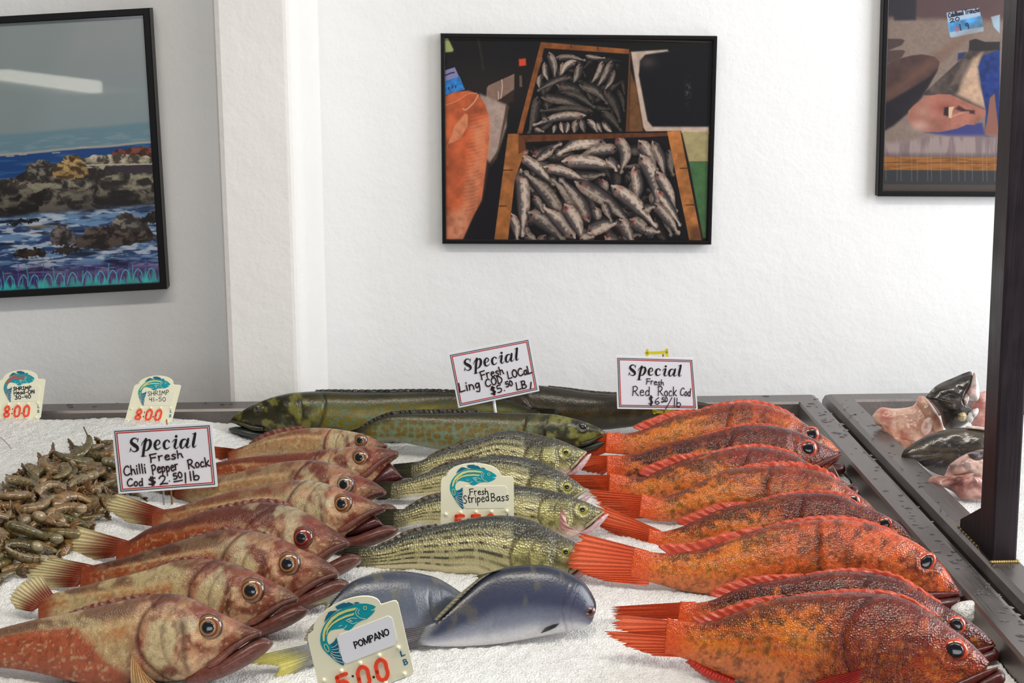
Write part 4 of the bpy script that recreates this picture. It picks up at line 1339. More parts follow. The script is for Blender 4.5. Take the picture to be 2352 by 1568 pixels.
# handwriting: each letter as pen strokes (cap height 1, baseline 0)
GL_ = {
    'F': (.6, [[(0, 1), (.06, .5), (.02, 0)], [(0, 1), (.3, 1.02), (.6, 1.04)], [(.04, .55), (.48, .57)]]),
    'r': (.4, [[(0, .6), (.03, .3), (.02, 0)], [(.02, .35), (.14, .55), (.36, .58)]]),
    'e': (.45, [[(.03, .32), (.22, .36), (.4, .4), (.34, .58), (.14, .58), (.02, .32), (.1, .05), (.28, 0), (.44, .1)]]),
    's': (.4, [[(.38, .54), (.2, .62), (.06, .48), (.2, .32), (.34, .16), (.2, 0), (0, .06)]]),
    'h': (.45, [[(.02, 1), (.02, .5), (0, 0)], [(.02, .36), (.18, .56), (.34, .48), (.38, .2), (.46, .02)]]),
    'C': (.65, [[(.6, .86), (.42, 1), (.14, .8), (0, .42), (.12, .08), (.38, 0), (.64, .14)]]),
    'i': (.14, [[(.05, .6), (.05, .3), (.06, 0)], [(.07, .84), (.08, .9)]]),
    'l': (.14, [[(.06, 1), (.06, .5), (.06, 0)]]),
    'P': (.55, [[(.02, 1), (.02, .5), (0, 0)], [(0, .98), (.3, 1.02), (.5, .8), (.34, .52), (.03, .46)]]),
    'p': (.45, [[(.02, .6), (.02, .1), (0, -.4)], [(.02, .44), (.2, .62), (.4, .42), (.28, .1), (.03, .08)]]),
    'R': (.65, [[(.02, 1), (.03, .5), (0, 0)], [(0, .96), (.3, 1.04), (.52, .82), (.34, .54), (.05, .48)], [(.2, .5), (.4, .24), (.64, .0)]]),
    'o': (.42, [[(.2, .58), (.02, .38), (.06, .08), (.24, 0), (.4, .2), (.36, .48), (.2, .58)]]),
    'c': (.4, [[(.36, .5), (.2, .6), (.02, .34), (.1, .04), (.4, .08)]]),
    'k': (.45, [[(.04, 1), (.04, .5), (.02, 0)], [(.42, .62), (.22, .4), (.06, .3)], [(.1, .3), (.28, .12), (.46, 0)]]),
    'd': (.5, [[(.42, 1), (.42, .5), (.44, 0)], [(.4, .46), (.2, .58), (.02, .32), (.12, .02), (.3, .06), (.42, .22)]]),
    '$': (.5, [[(.46, .84), (.24, .94), (.06, .74), (.26, .5), (.44, .28), (.22, .06), (0, .16)], [(.2, 1.1), (.22, .5), (.2, -.12)], [(.32, 1.08), (.32, .5), (.31, -.1)]]),
    '2': (.55, [[(.04, .78), (.2, 1), (.44, .9), (.42, .6), (.2, .24), (.02, .04), (.2, .1), (.56, .02)]]),
    '5': (.5, [[(.46, 1), (.24, .98), (.1, .96), (.08, .56), (.3, .6), (.46, .36), (.3, .04), (0, .06)]]),
    '0': (.5, [[(.24, 1), (.02, .7), (.04, .24), (.24, 0), (.46, .3), (.44, .76), (.24, 1)]]),
    '/': (.3, [[(.3, 1.05), (.15, .4), (0, -.15)]]),
    '.': (.15, [[(.06, .06)]]),
    'b': (.45, [[(.02, 1), (.02, .5), (.02, .04)], [(.04, .3), (.22, .5), (.42, .32), (.3, .02), (.03, .06)]]),
    'L': (.5, [[(.02, 1), (.02, .5), (0, .02), (.2, .02), (.5, .06)]]),
    'n': (.45, [[(.02, .6), (.02, .3), (0, 0)], [(.02, .36), (.2, .58), (.38, .42), (.42, 0)]]),
    'g': (.45, [[(.38, .5), (.2, .6), (.02, .36), (.14, .08), (.36, .3), (.38, .5)], [(.4, .58), (.4, .1), (.3, -.36), (.04, -.3)]]),
    'O': (.7, [[(.32, 1), (.04, .66), (.1, .14), (.38, 0), (.66, .36), (.58, .84), (.32, 1)]]),
    'D': (.65, [[(.04, 1), (.05, .5), (.03, .02)], [(0, 1), (.34, .94), (.62, .56), (.44, .12), (.03, .02)]]),
    'a': (.48, [[(.4, .5), (.2, .6), (.02, .32), (.12, .02), (.3, .1), (.4, .3)], [(.42, .6), (.42, .24), (.48, 0)]]),
    'A': (.65, [[(0, 0), (.18, .5), (.34, 1), (.48, .5), (.64, 0)], [(.14, .36), (.52, .36)]]),
    'B': (.55, [[(.03, 1), (.03, .5), (.02, 0)], [(0, 1), (.34, 1), (.42, .76), (.28, .56), (.05, .52)], [(.1, .52), (.42, .46), (.52, .2), (.3, 0), (.02, .02)]]),
    '6': (.5, [[(.4, .98), (.14, .7), (.02, .3), (.2, 0), (.44, .18), (.3, .44), (.06, .3)]]),
    'S': (.5, [[(.46, .88), (.26, 1.02), (.05, .8), (.22, .54), (.44, .3), (.24, 0), (0, .1)]]),
    'H': (.6, [[(.02, 1), (.02, .5), (0, 0)], [(.54, 1), (.54, .5), (.56, 0)], [(.02, .5), (.54, .54)]]),
    'I': (.3, [[(.14, 1), (.14, .5), (.13, 0)], [(0, 1), (.28, 1)], [(0, .01), (.28, .01)]]),
    'M': (.75, [[(0, 0), (.08, .6), (.14, 1), (.36, .4), (.58, 1), (.66, .5), (.72, 0)]]),
    'N': (.6, [[(.02, 0), (.02, .5), (.04, 1), (.3, .5), (.54, 0), (.55, .5), (.56, 1)]]),
    '-': (.4, [[(.04, .42), (.36, .44)]]),
    '3': (.5, [[(.04, .9), (.26, 1), (.42, .8), (.2, .54), (.44, .4), (.4, .08), (.16, 0), (0, .1)]]),
    '4': (.5, [[(.1, 1), (.06, .6), (.04, .46), (.46, .48)], [(.42, 1), (.4, .5), (.4, 0)]]),
    '1': (.2, [[(.1, 1), (.1, .5), (.1, 0)]]),
    't': (.35, [[(.14, .9), (.12, .4), (.16, .02), (.32, .04)], [(0, .58), (.32, .62)]]),
    'u': (.45, [[(.02, .58), (.04, .1), (.22, 0), (.4, .3), (.4, .58)], [(.4, .5), (.44, 0)]]),
    'T': (.55, [[(0, 1), (.3, 1.01), (.55, 1.02)], [(.27, 1), (.27, .5), (.26, 0)]]),
    '9': (.45, [[(.38, .8), (.2, 1), (.02, .76), (.16, .52), (.38, .7), (.36, .3), (.3, 0)]]),
    ' ': (.35, []),
}


def hand(txt, p0, p1, hgt, w, T, seed=0):
    """strokes for txt fitted between two baseline points; T maps trace coordinates to photo coordinates"""
    rr = np.random.default_rng(seed + len(txt))
    p0, p1 = np.array(p0, float), np.array(p1, float)
    gap = 0.16
    tot = sum(GL_[c][0] for c in txt) + gap * (len(txt) - 1)
    ex = (p1 - p0) / tot
    dirn = (p1 - p0) / np.linalg.norm(p1 - p0)
    ey = np.array([dirn[1], -dirn[0]]) * hgt
    x = 0
    out = []
    for c in txt:
        wd_, sts = GL_[c]
        jy = rr.normal(0, 0.03)
        for st in sts:
            P = [p0 + ex * (x + a) + ey * (b + jy) for a, b in st]
            Q = [T(q) for q in P]
            out.append([(q[0], q[1], w * (1 + rr.normal(0, 0.06))) for q in Q])
        x += wd_ + gap
    return out


# the printed word, traced once (stroke spine + width), in the first sign's close-up
SPECIAL = [
    [(560, 312, 8), (552, 350, 12), (542, 382, 9)],
    [(548, 350, 12), (520, 322, 16), (480, 320, 22), (447, 352, 36), (446, 392, 48), (492, 430, 58), (534, 462, 54), (545, 500, 42), (520, 530, 24), (478, 536, 14), (446, 512, 12), (430, 486, 10)],
    [(434, 470, 8), (428, 505, 14), (418, 540, 10)],
    [(606, 436, 9), (628, 390, 13), (654, 358, 15), (676, 338, 20)],
    [(682, 332, 40), (662, 420, 44), (648, 500, 44), (634, 606, 40)],
    [(600, 616, 10), (640, 612, 12), (684, 609, 10)],
    [(680, 400, 12), (706, 352, 18), (742, 348, 34), (758, 392, 46), (746, 452, 44), (716, 500, 28), (680, 520, 14), (660, 505, 10)],
    [(832, 440, 9), (876, 424, 12), (908, 392, 22), (898, 354, 18), (862, 352, 26), (832, 400, 42), (828, 450, 44), (846, 490, 34), (880, 496, 18), (926, 466, 8)],
    [(1062, 372, 30), (1050, 352, 16), (1022, 348, 20), (984, 386, 40), (978, 440, 44), (996, 482, 32), (1030, 488, 18), (1076, 456, 8)],
    [(1178, 285, 46)],
    [(1112, 382, 8), (1142, 344, 14), (1172, 338, 24)],
    [(1178, 340, 36), (1164, 400, 42), (1152, 450, 38), (1168, 484, 22), (1192, 476, 12), (1216, 452, 8)],
    [(1352, 352, 10), (1322, 330, 16), (1280, 346, 34), (1254, 396, 44), (1252, 446, 40), (1272, 478, 22), (1304, 462, 12), (1342, 396, 10)],
    [(1376, 324, 34), (1362, 390, 42), (1348, 440, 40), (1362, 470, 20), (1384, 462, 12), (1408, 436, 8)],
    [(1440, 244, 8), (1466, 240, 14), (1490, 238, 22)],
    [(1490, 236, 38), (1474, 320, 44), (1456, 420, 42), (1462, 462, 22), (1484, 456, 12), (1508, 430, 8)],
]
Z1Q = [(125, 170), (1755, 65), (1860, 1115), (225, 1240)]


def special_sign(label, quad, ground, zg, lines, T, mark, wmark, posts):
    pl = facing(ground, zg)
    root = empty('price_sign', label, 'sign', M=pl.M, group='special price signs')
    fl = Flat(pl, root)
    th = 0.004
    H1 = homog(SQ, quad)
    fl.prism('board', quad, -th / 2, th / 2, M_PLASTIC)
    e = 0.0004

    def frame(name, i0, i1, mat):
        ax = 1.53
        a = [(i0, i0 * ax), (1 - i0, i0 * ax), (1 - i0, 1 - i0 * ax), (i0, 1 - i0 * ax)]
        b = [(i1, i1 * ax), (1 - i1, i1 * ax), (1 - i1, 1 - i1 * ax), (i1, 1 - i1 * ax)]
        A, B = pl.L(hmap(H1, a)), pl.L(hmap(H1, b))
        V = [(x, y, th / 2 + e) for x, y in list(A) + list(B)]
        new_mesh(name, V, [(i, (i + 1) % 4, 4 + (i + 1) % 4, 4 + i) for i in range(4)], mat, root, False)
    frame('green_border', 0.022, 0.031, M_GREEN)
    frame('red_border', 0.039, 0.050, M_REDB)
    Hs = homog(Z1Q, quad)
    k = np.linalg.norm(np.array(quad[1]) - quad[0]) / np.linalg.norm(np.array(Z1Q[1]) - Z1Q[0])
    fl.ribbons('printed_lettering', [[(*hmap(Hs, [(x, y)])[0], w * k) for x, y, w in st] for st in SPECIAL], th / 2 + 2 * e, M_INK)
    st = []
    for i, ln in enumerate(lines):
        if isinstance(ln[0], str):
            st += hand(ln[0], ln[1], ln[2], ln[3], wmark, T, i)
        else:
            st.append([(*T(p), wmark) for p in ln])
    fl.ribbons('handwriting', st, th / 2 + 2.5 * e, mark)
    for (nm, x0, y0, x1, y1, w0, w1, mat, c) in posts:
        a, b = pl.to2((x0, y0)), pl.to2((x1, y1))
        g = Geo()
        g.tube([(a[0], a[1], c), (b[0], b[1], c)], (w0, w1), 10)
        g.build(nm, mat, root, True)
    return root, fl


TZ = lambda ox, oy, k: (lambda p: (ox + p[0] * k, oy + p[1] * k))
special_sign('corrugated special sign for chilli pepper rock cod beside the shrimp', [(257.6, 983.6), (486.4, 970), (500, 1116), (273, 1133)], (385, 1174), Z_ICE,
             [('Fresh', (765, 712), (1290, 630), 125), ('Chilli', (335, 930), (690, 880), 150), ('Pepper', (800, 905), (1220, 832), 150), ('Rock', (1390, 822), (1728, 760), 145),
              ('Cod', (385, 1102), (640, 1090), 120), ('$', (740, 1092), (860, 1070), 120), ('2', (915, 1085), (1040, 1060), 140), ('.', (1060, 1020), (1085, 1017), 30),
              ('50', (1145, 990), (1285, 955), 95), [(1145, 1030), (1212, 1020), (1280, 1005)], ('/', (1330, 1030), (1365, 1020), 130), ('lb', (1410, 1020), (1565, 1002), 150)],
             TZ(240, 960, 280 / 1996), M_MARK, 3.3,
             [('metal_spike', 373, 1124, 376, 1182, 0.0017, 0.0006, M_SPIKE, -0.004), ('stick', 381, 965, 395, 1186, 0.0012, 0.0015, M_WOOD, -0.005)])
special_sign('tilted special sign for local ling cod on a white stick', [(1028.6, 811), (1216.4, 774.5), (1239, 897), (1053, 936)], (1139, 1036), Z_ICE,
             [('Fresh', (392, 442), (578, 392), 66), ('Ling', (210, 545), (380, 510), 74), ('COD', (430, 502), (570, 470), 62), ('LOCaL', (618, 432), (815, 386), 62),
              ('$5.', (478, 570), (592, 536), 60), ('50', (600, 506), (655, 490), 44), ('LB', (690, 526), (772, 510), 62), [(803, 520), (808, 465)]],
             TZ(1000, 750, 640 / 2352), M_MARK, 3.0,
             [('stick', 1126, 858, 1150, 1042, 0.0026, 0.0026, M_WSTICK, -0.0052)])
r_, fl_ = special_sign('special sign for red rock cod with a yellow clip on top', [(1413.6, 816.7), (1593, 822), (1602.7, 940.5), (1417.7, 937.7)], (1510, 1036), Z_ICE,
                       [('Fresh', (1780, 480), (1925, 490), 46), ('Red', (1665, 575), (1808, 580), 76), ('Rock', (1880, 580), (2035, 580), 76), ('Cod', (2065, 575), (2150, 585), 64),
                        ('$', (1800, 652), (1838, 652), 70), ('6', (1852, 652), (1892, 652), 56), ('50', (1908, 628), (1955, 632), 38), [(1908, 634), (1956, 622)], ('/', (1944, 674), (1992, 676), 80), ('lb', (2010, 670), (2070, 672), 74)],
                       TZ(1000, 750, 640 / 2352), M_MARK2, 2.1,
                       [('stick', 1524, 815, 1527, 1042, 0.0016, 0.0016, M_WOOD, -0.005)])
fl_.ribbons('yellow_clip', [[(1484, 812, 6), (1508, 812, 6), (1532, 810, 6)], [(1487, 806, 6), (1487, 819, 6)], [(1532, 804, 6), (1533, 822, 6)], [(1504, 936, 8), (1504, 948, 8)], [(1502, 947, 5), (1528, 948, 5), (1550, 943, 5)]], -0.008, M_YCLIP, raise_=0.004)

# ---- cream price tags; everything on them is traced on the nearest one, in its close-up
DQ = [(105, 760), (1600, 180), (1890, 1430), (395, 2010)]
EMB = [(1250, 300), (1200, 272), (1100, 247), (1000, 247), (900, 262), (800, 295), (700, 330), (600, 385), (500, 465), (420, 560), (370, 650), (338, 750), (330, 850), (340, 920), (370, 990), (430, 1060), (500, 1120), (560, 1170), (620, 1220), (680, 1255), (725, 1270),
       (715, 1190), (690, 1130), (655, 1070), (636, 1032), (638, 980), (620, 900), (598, 806), (556, 874), (510, 912), (472, 922), (446, 870), (440, 800), (460, 740), (500, 692), (560, 675), (640, 662), (700, 655), (740, 682), (800, 690), (850, 660), (900, 602), (950, 562), (1010, 530), (1050, 512), (1100, 500), (1160, 452), (1210, 400), (1240, 352), (1172, 366), (1166, 352), (1212, 340)]
FINS = [[(395, 560), (410, 505), (430, 448), (452, 420), (462, 392), (500, 372), (540, 366), (625, 358), (560, 402), (480, 475)],
        [(576, 300), (640, 262), (720, 230), (760, 238), (800, 222), (860, 245), (892, 262), (800, 292), (700, 326), (610, 346), (602, 326)],
        [(876, 228), (905, 232), (925, 218), (960, 224), (992, 240), (900, 256)],
        [(600, 806), (560, 874), (512, 914), (520, 1000), (470, 1060), (560, 1168), (680, 1255), (724, 1268), (715, 1190), (655, 1070), (636, 1032), (638, 980), (620, 900)]]
STRP = [[(376, 865), (368, 760), (390, 660), (440, 570), (520, 470), (640, 390), (780, 338), (932, 308), (902, 352), (760, 388), (640, 440), (540, 520), (462, 620), (412, 720), (402, 862)],
        [(424, 760), (448, 655), (520, 570), (620, 500), (750, 440), (896, 398), (880, 436), (760, 470), (640, 525), (540, 590), (468, 672), (440, 760)]]
WLINE = [[(945, 322), (915, 380), (940, 440), (1000, 482), (1080, 492)], [(975, 335), (955, 390), (970, 415)], [(760, 520), (820, 490), (880, 482), (935, 490)], [(760, 520), (830, 560), (890, 572), (945, 545)], [(800, 505), (840, 522)], [(812, 535), (860, 532)],
         [(690, 665), (740, 640), (770, 600)], [(640, 620), (690, 600)]]
TLINE = [[(520, 965), (570, 950), (615, 905)], [(525, 1000), (580, 1000), (630, 985)], [(510, 1030), (570, 1050), (640, 1050)], [(500, 1050), (560, 1090), (670, 1110)], [(500, 1080), (570, 1130), (700, 1160)], [(540, 1130), (620, 1190), (712, 1220)]]


def dig(ch, uc, HQ):
    """a digit's spine in tag units"""
    w, t0, t1 = 0.052, 0.655, 0.90
    tm = (t0 + t1) / 2
    if ch == '0':
        P = [[(uc - w, tm), (uc - w, t0 + .05), (uc - w * .4, t0), (uc + w * .4, t0), (uc + w, t0 + .05), (uc + w, tm), (uc + w, t1 - .05), (uc + w * .4, t1), (uc - w * .4, t1), (uc - w, t1 - .05), (uc - w, tm)]]
    elif ch == '8':
        P = [[(uc, tm), (uc - w * .85, tm - .05), (uc - w * .6, t0 + .01), (uc, t0), (uc + w * .6, t0 + .01), (uc + w * .85, tm - .05), (uc, tm)],
             [(uc, tm), (uc - w, tm + .06), (uc - w * .6, t1 - .01), (uc, t1), (uc + w * .6, t1 - .01), (uc + w, tm + .06), (uc, tm)]]
    else:
        P = [[(uc + w, t0), (uc - w, t0)], [(uc - w, t0), (uc - w, tm - .02)], [(uc - w, tm - .02), (uc, tm - .045), (uc + w * .8, tm), (uc + w, tm + .06), (uc + w * .6, t1 - .01), (uc, t1), (uc - w, t1 - .02)]]
    return P


def price_tag(label, quad, ground, zg, digits, card, lines, T, wmark, stripe=None, mark=None):
    pl = facing(ground, zg)
    root = empty('price_tag', label, 'price tag', M=pl.M, group='cream price tags with a teal fish')
    fl = Flat(pl, root)
    HD, HU = homog(DQ, quad), homog(SQ, quad)
    k = np.linalg.norm(np.array(quad[1]) - quad[0]) / np.linalg.norm(np.array(DQ[1]) - DQ[0])
    D_ = lambda P: [tuple(q) for q in hmap(HD, P)]
    U_ = lambda P: [tuple(q) for q in hmap(HU, P)]
    out = [(0.03, 0.99), (0.0, 0.95), (0.0, 0.06), (0.012, 0.02), (0.05, 0.0), (0.08, -0.012)]
    for a in np.linspace(math.pi, 0, 17):
        out.append((0.45 + 0.37 * math.cos(a), -0.02 - 0.215 * math.sin(a)))
    out += [(0.83, -0.01), (0.95, 0.0), (0.985, 0.015), (1.0, 0.06), (1.0, 0.95), (0.97, 0.99)]
    th = 0.0025
    fl.prism('plate', U_(out), -th / 2, th / 2, M_CREAM)
    e, s0 = 0.00025, th / 2
    cd_ = [(0.335, 0.155), (0.87, 0.155), (0.905, 0.2), (0.905, 0.48), (0.87, 0.535), (0.34, 0.535), (0.305, 0.49), (0.305, 0.2)]
    fl.prism('name_card', U_(cd_), s0, s0 + 0.0006, card)
    fl.polys('fish_emblem', [D_(EMB)], s0 + e, M_TEAL)
    fl.polys('emblem_fins', [D_(p) for p in FINS], s0 + 2 * e, M_TEAL2)
    fl.polys('emblem_stripes', [D_(p) for p in STRP], s0 + 3 * e, stripe or M_YEL)
    ring = [[(1072 + 27 * math.cos(a), 315 + 27 * math.sin(a)) for a in np.linspace(0, 2 * math.pi, 13)], [(395, 930), (420, 912), (445, 930), (478, 1000), (470, 1035), (445, 1030), (405, 975), (395, 930)]]
    fl.ribbons('emblem_rings', [[(*q, 10 * k) for q in D_(r)] for r in ring], s0 + 4 * e, stripe or M_YEL)
    fl.ribbons('emblem_white_lines', [[(*q, 8 * k) for q in D_(r)] for r in WLINE + TLINE], s0 + 4 * e, M_CARD2)
    st = []
    for i, ln in enumerate(lines):
        if ln[0] == 'PRINT':
            # block capitals as thick straight strokes
            BL = {'P': (.6, [[(.1, 0), (.1, 1)], [(.1, .94), (.32, .95), (.5, .86), (.5, .6), (.32, .47), (.1, .48)]]), 'O': (.78, [[(.39, .96), (.14, .78), (.12, .3), (.39, .04), (.66, .3), (.64, .78), (.39, .96)]]),
                  'M': (.86, [[(.1, 0), (.1, 1)], [(.1, .98), (.43, .1)], [(.43, .1), (.76, .98)], [(.76, 1), (.76, 0)]]), 'A': (.74, [[(.06, 0), (.37, 1)], [(.37, 1), (.68, 0)], [(.18, .3), (.56, .3)]]),
                  'N': (.72, [[(.1, 0), (.1, 1)], [(.1, 1), (.62, 0)], [(.62, 0), (.62, 1)]])}
            tot, x, sts = sum(BL[c][0] for c in ln[1]), 0, []
            HL = homog(SQ, D_(ln[2]))
            for c in ln[1]:
                for st_ in BL[c][1]:
                    sts.append([(*q, 21 * k) for q in hmap(HL, [((x + a) / tot, 1 - b) for a, b in st_])])
                x += BL[c][0]
            fl.ribbons('printed_name', sts, s0 + 0.0006 + e, M_INK)
        else:
            st += hand(ln[0], ln[1], ln[2], ln[3], wmark, T, i)
    if st:
        fl.ribbons('handwriting', st, s0 + 0.0006 + e, mark or M_INK)
    fl.text('unit_lettering', 'L', D_([(1640, 1035), (1712, 1008), (1740, 1098), (1668, 1128)]), s0 + e, M_TEAL2, 0.02)
    fl.text('unit_lettering', 'B', D_([(1688, 1175), (1756, 1148), (1788, 1242), (1718, 1272)]), s0 + e, M_TEAL2, 0.02)
    W = 62 * k
    for ch, uc in zip(digits, (0.26, 0.48, 0.68)):
        fl.ribbons('price_digit', [[(*q, W) for q in U_(st_)] for st_ in dig(ch, uc, HU)], s0 + e, M_ORANGE, raise_=0.0015)
    for uc in (0.37, 0.58):
        fl.ribbons('decimal_dot', [[(*U_([(uc, 0.83)])[0], 44 * k)]] + ([[(*U_([(uc, 0.72)])[0], 40 * k)]] if uc < .4 else []), s0 + e, M_DARKDOT)
    kn = [(0.07, .63), (.27, .60), (.48, .595), (.69, .59), (.9, .585), (.07, .95), (.27, .955), (.48, .955), (.69, .95), (.9, .93)]
    for q in U_(kn):
        c2 = pl.to2(q)
        r = 0.022 * np.linalg.norm(pl.to2(quad[1]) - pl.to2(quad[0]))
        g = Geo()
        g.tube([(c2[0], c2[1], s0 - 0.0002), (c2[0], c2[1], s0 + r * .9), (c2[0], c2[1], s0 + r * 1.3)], (r, r, r * .6), 12)
        g.build('peg', M_CREAM, root, True)
    fl.ribbons('teal_rule', [[(*q, 7 * k) for q in U_([(0.1, 0.985), (0.9, 0.985)])]], s0 + e, M_TEAL2)
    # a short foot clip pressed into the ice
    a, b = pl.to2(U_([(0.35, 0.97)])[0]), pl.to2(U_([(0.65, 0.97)])[0])
    g = Geo()
    g.box(a[0], b[0], min(a[1], b[1]) - 0.02, min(a[1], b[1]) + 0.004, -0.004, 0.0)
    g.build('foot_clip', M_SPIKE, root, bevel=0.001)
    return root


Z8 = TZ(0, 820, 520 / 2352)
price_tag('cream price tag for head-on shrimp at far left, cut by the picture edge', [(-2, 872), (105, 870), (93, 962.6), (-14, 966)], (45, 970), 0.897, '800', M_CARD2,
          [('SHRIMP', (145, 342), (330, 330), 32), ('Head-ON', (150, 386), (362, 370), 36), ('30-40', (160, 435), (325, 422), 38)], Z8, 1.9, stripe=M_CORAL)
price_tag('cream price tag reading shrimp 41-50, above the chilli pepper sign', [(309.5, 882), (416.8, 884), (393.6, 972.6), (286, 970)], (340, 975), 0.897, '800', M_CARD2,
          [('SHRIMP', (1540, 400), (1760, 385), 44), ('41-50', (1555, 460), (1725, 452), 42)], Z8, 1.2)
price_tag('cream price tag for fresh striped bass standing among the bass', [(1013, 1095), (1180, 1093.6), (1181, 1228), (1012, 1230)], (1097, 1272), Z_ICE, '550', M_CARD2,
          [('Fresh', (938, 925), (1080, 918), 46), ('Striped', (892, 988), (1088, 972), 60), ('Bass', (1105, 975), (1240, 965), 58)], TZ(800, 860, 700 / 2352), 2.0)
price_tag('large cream pompano price tag tilted in the ice at the front', [(704.6, 1455.6), (912.4, 1375), (952.7, 1548.8), (744.9, 1629.4)], (835, 1650), Z_ICE, '500', M_CARD,
          [('PRINT', 'POMPANO', [(872, 884), (1452, 648), (1484, 752), (904, 986)])], None, 1)

# ------------------------------------------------------------------ framed photographs on the wall
class Paint:
    """a small software painter; colours in 0-255, coordinates in the trace's own units"""
    def __init__(s, x0, x1, y0, y1, w, h, base):
        s.w, s.h = w, h
        s.X, s.Y = np.meshgrid(np.linspace(x0, x1, w), np.linspace(y0, y1, h))
        s.I = np.zeros((h, w, 3)) + np.array(base, float)
        s.px = (x1 - x0) / w

    def mix(s, m, c):
        m = np.clip(m, 0, 1)[..., None]
        s.I = s.I * (1 - m) + np.asarray(c, float) * m

    def sub(s, x0, x1, y0, y1):
        c = np.clip(((np.array([x0, x1]) - s.X[0, 0]) / (s.X[0, -1] - s.X[0, 0]) * (s.w - 1)).round().astype(int) + np.array([-1, 2]), 0, s.w)
        r = np.clip(((np.array([y0, y1]) - s.Y[0, 0]) / (s.Y[-1, 0] - s.Y[0, 0]) * (s.h - 1)).round().astype(int) + np.array([-1, 2]), 0, s.h)
        return slice(r[0], r[1]), slice(c[0], c[1])

    def inside(s, P, X, Y):
        P = np.asarray(P, float)
        ins = np.zeros(X.shape, bool)
        d = np.full(X.shape, 1e9)
        n = len(P)
        for i in range(n):
            (x1, y1), (x2, y2) = P[i], P[(i + 1) % n]
            c = ((y1 > Y) != (y2 > Y))
            with np.errstate(divide='ignore', invalid='ignore'):
                xi = (x2 - x1) * (Y - y1) / (y2 - y1 + 1e-12) + x1
            ins ^= c & (X < xi)
            vx, vy = x2 - x1, y2 - y1
            t = np.clip(((X - x1) * vx + (Y - y1) * vy) / (vx * vx + vy * vy + 1e-9), 0, 1)
            d = np.minimum(d, np.hypot(X - x1 - t * vx, Y - y1 - t * vy))
        return ins, d

    def poly(s, P, c, soft=None, a=1.0, noise=0, nsc=0.03, seed=1, c2=None, grad=None):
        P = np.asarray(P, float)
        soft = soft or s.px * 0.8
        r, q = s.sub(P[:, 0].min() - soft, P[:, 0].max() + soft, P[:, 1].min() - soft, P[:, 1].max() + soft)
        X, Y = s.X[r, q], s.Y[r, q]
        if X.size == 0:
            return
        ins, d = s.inside(P, X, Y)
        m = sstep(-1, 1, np.where(ins, d, -d) / soft) * a
        col = np.zeros(X.shape + (3,)) + np.asarray(c, float)
        if c2 is not None:
            (gx0, gy0), (gx1, gy1) = grad
            t = np.clip(((X - gx0) * (gx1 - gx0) + (Y - gy0) * (gy1 - gy0)) / ((gx1 - gx0) ** 2 + (gy1 - gy0) ** 2), 0, 1)[..., None]
            col = col * (1 - t) + np.asarray(c2, float) * t
        if noise:
            col = col * (1 + noise * (fbm(X * nsc, Y * nsc, seed, 4) - 0.5)[..., None] * 2)
        s.I[r, q] = s.I[r, q] * (1 - m[..., None]) + col * m[..., None]

    def line(s, P, w, c, a=1.0):
        P = catmull(P, max(6, len(P) * 6)) if len(P) > 2 else np.asarray(P, float)
        r, q = s.sub(P[:, 0].min() - w, P[:, 0].max() + w, P[:, 1].min() - w, P[:, 1].max() + w)
        X, Y = s.X[r, q], s.Y[r, q]
        if X.size == 0:
            return
        d = np.full(X.shape, 1e9)
        for (x1, y1), (x2, y2) in zip(P[:-1], P[1:]):
            vx, vy = x2 - x1, y2 - y1
            t = np.clip(((X - x1) * vx + (Y - y1) * vy) / (vx * vx + vy * vy + 1e-9), 0, 1)
            d = np.minimum(d, np.hypot(X - x1 - t * vx, Y - y1 - t * vy))
        m = (sstep(w / 2 + s.px * .7, w / 2 - s.px * .7, d) * a)[..., None]
        s.I[r, q] = s.I[r, q] * (1 - m) + np.asarray(c, float) * m

    def sardine(s, a, b, w, bend=0.0, flip=1, lit=1.0, head=True, seed=0):
        """a small silver fish from head a to tail b, back on the `flip` side"""
        a, b = np.array(a, float), np.array(b, float)
        n = np.array([-(b - a)[1], (b - a)[0]]) / (np.linalg.norm(b - a) + 1e-9)
        L = np.linalg.norm(b - a)
        S = catmull([a, (a + b) / 2 + n * bend, b], 24)
        mg = w + 4
        r, q = s.sub(S[:, 0].min() - mg, S[:, 0].max() + mg, S[:, 1].min() - mg, S[:, 1].max() + mg)
        X, Y = s.X[r, q], s.Y[r, q]
        if X.size == 0:
            return
        best, tt, sd = np.full(X.shape, 1e9), np.zeros(X.shape), np.zeros(X.shape)
        for i in range(23):
            (x1, y1), (x2, y2) = S[i], S[i + 1]
            vx, vy = x2 - x1, y2 - y1
            t = np.clip(((X - x1) * vx + (Y - y1) * vy) / (vx * vx + vy * vy + 1e-9), 0, 1)
            dx, dy = X - x1 - t * vx, Y - y1 - t * vy
            d = np.hypot(dx, dy)
            m = d < best
            best = np.where(m, d, best)
            tt = np.where(m, (i + t) / 23, tt)
            sd = np.where(m, np.sign(vx * dy - vy * dx) * d, sd)
        W = w * 0.64 * np.interp(tt, [0, .04, .15, .35, .6, .85, .95, 1], [.25, .55, .9, 1, .9, .45, .3, .55])
        k = sd / (W + 1e-6) * flip
        m = sstep(1.08, 0.9, np.abs(k) * (best < w)) * (best <= W * 1.1)
        n1 = fbm(tt * L * 0.06, k * 2.5, seed, 3)
        col = mixc(np.array([206, 190, 178.]) + 0 * X[..., None], np.array([148, 132, 120.]), sstep(0.35, 0.7, n1))
        col = mixc(col, np.array([92, 84, 84.]), sstep(0.0, 0.45, k + 0.3 * (n1 - .5)))
        col = mixc(col, np.array([44, 40, 44.]), sstep(0.55, 0.95, k))
        col = mixc(col, np.array([240, 226, 214.]), np.exp(-((k + 0.28) / 0.16) ** 2) * sstep(.3, .6, n1) * 0.8)
